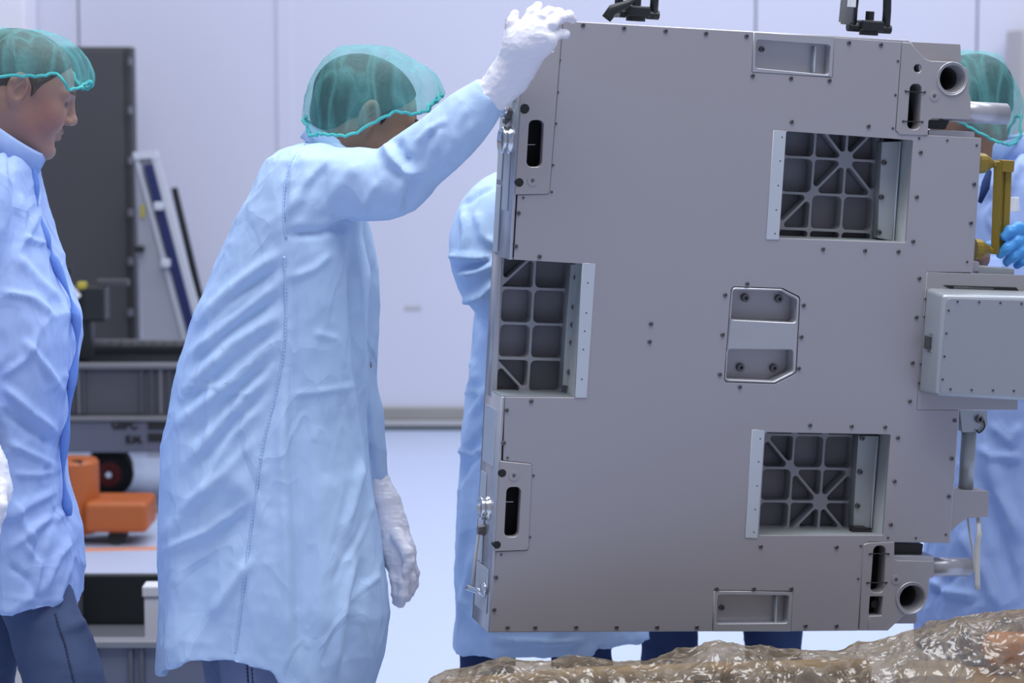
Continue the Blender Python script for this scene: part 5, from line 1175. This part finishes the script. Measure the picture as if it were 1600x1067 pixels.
cap_mesh(m1, -86, 144, 34, 44, [(-78, 150), (-30, 142), (0, 131), (18, 117), (40, 117), (80, 118), (104, 112), (122, 139), (138, 134), (144, 126)], Y1, 0.103, tip=1.45, seed=3.0)
j1 = [[(*at(10, 830, Y1-0.05), 0.085), (*at(60, 950, Y1-0.085), 0.074), (*at(102, 1067, Y1-0.10), 0.080), (*at(158, 1230, Y1-0.10), 0.068), (*G(160, Y1-0.09, 0.1), 0.06)],
      [(*at(0, 830, Y1+0.08), 0.098), (*at(-40, 1067, Y1+0.1), 0.08), (*G(-90, Y1+0.1, 0.1), 0.06)]]
jj = legs(m1, j1, 'denim', (at(0, 800, Y1-0.06), at(0, 800, Y1+0.06), 0.11), seed=7, folds=[([(90, 985), (115, 978), (140, 968)], 8, 0.006)]); bpy.context.view_layer.update()
seam_w(jj, [(86, 958), (92, 980), (101, 1005), (108, 1035), (116, 1066), (124, 1090)], 0.0024, 'thread')
shoes(m1, [(X(160, Y1), Y1-0.09), (X(-90, Y1), Y1+0.1)], 0.0)

# ---------------- technician standing behind the box, left
Y3 = 5.32
def simple_person(label, cx, Y, lean=0.0, yaw=0):
    caps = [(at(cx+20, 300, Y), at(cx, 420, Y), 0.04, 0.10), (at(cx, 420, Y), at(cx, 700, Y), 0.10, 0.09)]
    return caps
def thin_legs(cx0, cx1, Y): return [(G(cx0, Y, 0.85), G(cx0, Y, 0.12), 0.045, 0.03), (G(cx1, Y, 0.85), G(cx1, Y, 0.12), 0.045, 0.03)]
m3 = person('person', 'person in pale blue lab coat standing behind the left edge of the silver box', G(860, Y3, 0), head_matrix(at(905, 170, Y3), 5, 25), 0.98, SK5, M['hair'], simple_person('', 860, Y3)+thin_legs(765, 895, Y3), fine=False)
rings3 = [(252, 850, 905, Y3, 0.06), (260, 815, 915, Y3, 0.11), (272, 788, 925, Y3, 0.15), (288, 768, 935, Y3, 0.18), (320, 757, 945, Y3, 0.195), (400, 748, 955, Y3, 0.20), (500, 738, 955, Y3, 0.20), (570, 735, 955, Y3, 0.20), (620, 727, 960, Y3, 0.20), (680, 720, 965, Y3, 0.20), (740, 716, 975, Y3, 0.205), (810, 712, 985, Y3, 0.21), (880, 711, 995, Y3, 0.215), (940, 711, 1003, Y3, 0.22), (990, 707, 1010, Y3, 0.22), (1015, 707, 1015, Y3, 0.22)]
hem3 = lambda px: 11+np.interp(px, [707, 720, 900, 924, 930, 950, 1015], [1008, 1018, 1022, 1018, 1000, 1004, 988])
s3 = [(800, 300, Y3-0.12, 40), (768, 335, Y3-0.17, 52), (752, 398, Y3-0.19, 54), (764, 452, Y3-0.2, 44), (790, 475, Y3-0.2, 38), (850, 480, Y3-0.2, 32)]
s3b = [(820, 300, Y3+0.15, 48), (830, 420, Y3+0.18, 48), (880, 500, Y3+0.1, 36)]
f3 = [([(770, 292), (745, 305), (722, 322)], 4, -0.005), ([(725, 330), (728, 370), (722, 400)], 6, 0.008), ([(700, 400), (740, 402), (778, 404)], 6, 0.011), ([(715, 430), (745, 425), (778, 410)], 6, 0.010), ([(715, 418), (745, 414), (776, 398)], 5, -0.008), ([(722, 470), (752, 462), (772, 440)], 7, 0.011), ([(745, 330), (755, 370), (775, 385)], 7, 0.007), ([(740, 490), (752, 520), (765, 500)], 6, -0.006),
      ([(738, 560), (745, 590), (730, 612)], 7, 0.009), ([(722, 615), (745, 612), (760, 612)], 4, 0.006), ([(770, 600), (740, 650), (725, 720)], 8, 0.008), ([(765, 660), (740, 700), (722, 760)], 8, -0.007), ([(720, 702), (735, 712), (755, 700)], 5, 0.007), ([(735, 720), (728, 800), (722, 900)], 8, 0.008), ([(715, 970), (735, 900), (740, 860)], 7, 0.007), ([(725, 930), (740, 960), (760, 985)], 7, 0.007), ([(770, 1000), (860, 1004), (915, 1000)], 5, 0.005)]
f3 = [(p_, w_*0.9, a_*1.6) for p_, w_, a_ in f3]
coat(m3, [(rings3, dict(hem=hem3, wob=0.03, seed=0.4))], [s3, s3b], 'coat', vox=0.0065, amp=0.007, seed=11, folds=f3)
cap_mesh(m3, 838, 1010, 915, 95, [(838, 190), (900, 190), (1010, 170)], Y3, 0.09, seed=2, n=60, rows=14)
legs(m3, [[(*G(815, Y3-0.05, 0.86), 0.08), (*G(765, Y3-0.06, 0.5), 0.066), (*G(760, Y3-0.06, 0.1), 0.058)], [(*G(860, Y3+0.07, 0.9), 0.10), (*G(905, Y3+0.05, 0.5), 0.075), (*G(915, Y3+0.05, 0.1), 0.06)]], 'denim_d', (G(840, Y3-0.05, 0.88), G(840, Y3+0.05, 0.88), 0.12), seed=2)
shoes(m3, [(X(757, Y3), Y3-0.08), (X(915, Y3), Y3+0.05)], 0.0)

# ---------------- person behind the middle of the box: only dark jeans show under it
Y4 = 5.62
m4 = person('person', 'person in dark blue jeans hidden behind the middle of the silver box', G(1130, Y4, 0), head_matrix(at(1130, 190, Y4), 270, 20), 0.96, SK5, M['hair'], simple_person('', 1130, Y4)+thin_legs(1052, 1211, Y4), fine=False)
rings4 = [(262, 1105, 1155, Y4, 0.05), (275, 1070, 1190, Y4, 0.08), (300, 1020, 1240, Y4, 0.11), (340, 1005, 1255, Y4, 0.12), (500, 1015, 1245, Y4, 0.13), (700, 1005, 1255, Y4, 0.14), (880, 1000, 1262, Y4, 0.15)]
coat(m4, [(rings4, dict(wob=0.03, seed=0.9))], [[(1040, 320, Y4, 38), (1020, 420, Y4-0.02, 38), (1030, 540, Y4-0.1, 32)], [(1220, 320, Y4, 38), (1240, 420, Y4-0.02, 38), (1230, 540, Y4-0.1, 32)]], 'coat', vox=0.011, amp=0.006, seed=13)
cap_mesh(m4, 1065, 1195, 1130, 105, [(1065, 200), (1130, 195), (1195, 200)], Y4, 0.10, seed=2.5, n=60, rows=14)
legs(m4, [[(*G(1080, Y4, 0.9), 0.11), (*G(1052, Y4, 0.5), 0.076), (*G(1050, Y4, 0.1), 0.06)], [(*G(1180, Y4, 0.9), 0.11), (*G(1210, Y4, 0.5), 0.078), (*G(1213, Y4, 0.1), 0.06)]], 'denim_d', (G(1110, Y4, 0.9), G(1150, Y4, 0.9), 0.12), seed=3)
shoes(m4, [(X(1050, Y4), Y4), (X(1213, Y4), Y4)], -math.pi/2)

# ---------------- technician at the right end
Y5 = 5.50
caps = [(at(1575, 290, Y5), at(1590, 420, Y5), 0.06, 0.11), (at(1590, 420, Y5), at(1590, 700, Y5), 0.11, 0.10),
        (at(1660, 300, Y5-0.05), at(1700, 470, Y5-0.12), 0.045, 0.04), (at(1700, 470, Y5-0.12), at(1640, 385, 5.10), 0.036, 0.026),
        (at(1510, 300, Y5+0.03), at(1490, 480, Y5-0.02), 0.045, 0.04), (at(1490, 480, Y5-0.02), at(1530, 400, 5.25), 0.034, 0.026), ]+thin_legs(1540, 1640, Y5)
m5 = person('person', 'technician with teal hair net and blue glove holding the gold handrail at the right end', G(1590, Y5, 0), head_matrix(at(1519, 164, Y5), 155, 12), 0.92, SK5, M['hair'], caps)
rings5 = [(232, 1560, 1618, Y5, 0.05), (240, 1545, 1645, Y5, 0.09), (255, 1525, 1668, Y5, 0.13), (285, 1506, 1690, Y5, 0.15), (340, 1498, 1700, Y5, 0.16), (430, 1495, 1705, Y5, 0.17), (560, 1490, 1705, Y5, 0.18), (640, 1480, 1706, Y5, 0.18), (760, 1462, 1712, Y5, 0.19), (850, 1448, 1718, Y5, 0.20), (960, 1434, 1724, Y5, 0.21), (1010, 1430, 1728, Y5, 0.21)]
s5 = [(1655, 290, Y5-0.05, 42), (1690, 360, Y5-0.1, 46), (1705, 440, Y5-0.2, 42), (1680, 430, 5.22, 36), (1648, 398, 5.12, 28)]
s5b = [(1530, 290, Y5+0.02, 40), (1512, 380, Y5, 40), (1520, 460, Y5-0.05, 34), (1548, 420, Y5-0.18, 26)]
f5 = [([(1600, 240), (1570, 300), (1545, 350)], 8, 0.009), ([(1590, 235), (1560, 290), (1535, 330)], 6, -0.008), ([(1528, 700), (1550, 712), (1600, 715)], 6, 0.008), ([(1540, 690), (1560, 770), (1600, 850)], 12, 0.010), ([(1530, 740), (1560, 830), (1590, 930)], 10, -0.009), ([(1500, 830), (1540, 900), (1560, 950)], 10, 0.009), ([(1450, 905), (1480, 925), (1530, 930)], 7, 0.009), ([(1455, 935), (1490, 900), (1510, 880)], 7, -0.007), ([(1545, 660), (1580, 690), (1600, 660)], 8, 0.009), ([(1545, 340), (1570, 380), (1600, 390)], 8, 0.008)]
f5 = [(p_, w_, a_*1.5) for p_, w_, a_ in f5]
c5 = coat(m5, [(rings5, dict(wob=0.03, seed=1.7))], [s5, s5b], 'coat2', vox=0.0068, amp=0.008, seed=17, folds=f5)
collar(m5, at(1572, 243, Y5), 0.062, 0.034, -10, 'coat2', flare=0.012)
V, Fc = tube_me([at(1546, 268, Y5-0.13), at(1540, 290, Y5-0.155), at(1531, 316, Y5-0.165)], [0.010, 0.018, 0.008], 10, flat=0.5); link('shirt', mesh(V, Fc), M['shirt'], m5, True)
bpy.context.view_layer.update()
a, b = at(1563, 331, Y5-0.195), at(1592, 308, Y5-0.19); link('chest_badge', box_me((a[0], Y5-0.196, a[2]), (b[0], Y5-0.19, b[2]), 0.001), M['label'], m5)
hp = [[(1648, 398, 5.11, 24), (1626, 385, 5.06, 25), (1608, 378, 5.02, 23)], [(1606, 370, 5.01, 18), (1610, 392, 5.01, 18)]]
hf = [[(1602, 362, 5.0, 11), (1590, 356, 4.97, 9.5), (1578, 361, 4.955, 8.5), (1570, 369, 4.955, 7.5)],
      [(1604, 372, 5.0, 11), (1588, 376, 4.965, 9.5), (1574, 387, 4.955, 8.5), (1563, 397, 4.96, 7.5)],
      [(1608, 384, 5.0, 11), (1594, 392, 4.97, 9.5), (1583, 401, 4.965, 8.5), (1573, 409, 4.97, 7.5)],
      [(1614, 396, 5.0, 10), (1604, 403, 4.98, 8.5), (1596, 409, 4.975, 7.5), (1589, 414, 4.98, 7)],
      [(1606, 378, 5.05, 11), (1580, 380, 5.08, 9.5), (1560, 383, 5.08, 8.5), (1546, 384, 5.07, 8)]]
glove(m5, hf, 'glove_b', palm=hp)
cap_mesh(m5, 1440, 1594, 1520, 79, [(1448, 168), (1490, 190), (1520, 206), (1540, 216), (1565, 222), (1582, 217), (1590, 196), (1593, 180)], Y5, 0.116, seed=4.0)
legs(m5, [[(*G(1560, Y5, 0.9), 0.11), (*G(1540, Y5, 0.5), 0.08), (*G(1540, Y5, 0.1), 0.06)], [(*G(1610, Y5, 0.9), 0.11), (*G(1640, Y5, 0.5), 0.08), (*G(1640, Y5, 0.1), 0.06)]], 'denim_d', (G(1570, Y5, 0.9), G(1610, Y5, 0.9), 0.12), seed=6)
shoes(m5, [(X(1540, Y5), Y5), (X(1640, Y5), Y5)], math.pi)

# ================================================================== FILM-WRAPPED BUNDLE under the box
Yw = 4.42
wr = empty('wrapped_bundle', G(1150, Yw, 0), 'bulky bundle wrapped in crinkled amber plastic film under the silver box', 'bundle')
sil = [(650, 1100), (656, 1062), (664, 1048), (690, 1038), (740, 1031), (800, 1026), (880, 1023), (960, 1024), (1010, 1022), (1050, 1018), (1085, 1008), (1110, 998), (1150, 997), (1190, 1004), (1220, 1011), (1262, 1014), (1320, 1013), (1342, 1000), (1372, 996), (1398, 988), (1425, 976), (1455, 966), (1490, 957), (1540, 951), (1600, 948), (1680, 946), (1750, 952), (1800, 1000)]
sx_, sy_ = [s[0] for s in sil], [s[1] for s in sil]
nu, nv = 460, 150; V = []
for i in range(nu):
    px = 648+(1800-648)*i/(nu-1); py = np.interp(px, sx_, sy_); top = at(px, py, Yw)
    endt = min(1.0, (px-648)/60+0.02, (1802-px)/60+0.02); endt = math.sqrt(max(0.0, 1-(1-endt)**2)); Ry = 0.20*max(0.05, endt)+0.02*math.sin(px*0.02)
    for j in range(nv):
        v = j/(nv-1); ang = (v*1.0)*math.pi
        yy = top[1]-math.copysign(abs(math.cos(ang))**0.75, math.cos(ang))*Ry; s_ = math.sin(ang)
        hh = top[2]-(1-s_**0.55)*(top[2]-0.03)*0.9
        V.append((top[0], yy, hh))
V = np.array(V); Q = [(i*nv+j, i*nv+j+1, (i+1)*nv+j+1, (i+1)*nv+j) for i in range(nu-1) for j in range(nv-1)]
me = fast_mesh(V, np.array(Q)); Nn = norms_of(me)
if (Nn[(nu//2)*nv+nv//2])[2] < 0: Nn = -Nn
skew = V@np.array([[1, 0, 0.5], [0, 1, 0.3], [-0.6, 0.2, 1]]).T
D = 0.020*(ridged(skew*np.array([6, 9, 4.]), 21, 2)-0.5)*np.clip((np.abs(V[:, 1]-Yw)/0.12), 0.35, 1)+0.008*(ridged(skew*np.array([15, 18, 9.]), 33, 2)-0.3)+0.0022*(ridged(V*45, 44, 2)-0.3)
V = V+Nn*(D-0.006)[:, None]; set_verts(me, V); link('plastic_film', me, M['wrap'], wr, True)
def inner(px0, px1, py0, py1, Y0_, Y1_, m, name, bev=0.01):
    a, b = at(px0, py1, Y0_), at(px1, py0, Y0_); link(name, box_me((a[0], Y0_, a[2]), (b[0], Y1_, b[2]), bev), M[m], wr)
V, Fc = tube_me([at(690, 1075, Yw-0.02), at(900, 1056, Yw-0.02), at(1100, 1048, Yw-0.02), at(1360, 1042, Yw-0.02)], 0.016, 16); link('frame_pipe', mesh(V, Fc), M['tan'], wr, True)
V, Fc = tube_me([at(700, 1100, Yw+0.1), at(900, 1080, Yw+0.1), at(1100, 1070, Yw+0.1), at(1360, 1060, Yw+0.1)], 0.016, 16); link('frame_pipe', mesh(V, Fc), M['tan'], wr, True)
inner(1090, 1380, 1080, 1200, Yw-0.06, Yw+0.06, 'brown', 'board'); inner(700, 1060, 1108, 1200, Yw-0.06, Yw+0.06, 'brown', 'board')
inner(1545, 1690, 1000, 1045, Yw-0.05, Yw+0.04, 'orangeb', 'parcel', 0.02); inner(1410, 1530, 1050, 1200, Yw-0.06, Yw+0.06, 'white', 'parcel', 0.03); inner(1450, 1740, 1062, 1200, Yw-0.07, Yw+0.06, 'tan', 'parcel', 0.03)
a, b = G(690, Yw-0.16, 0), G(1740, Yw+0.16, 0.12)
link('pallet', box_me((a[0], a[1], 0.0), (b[0], b[1], 0.12), 0.01), M['brown'], wr)
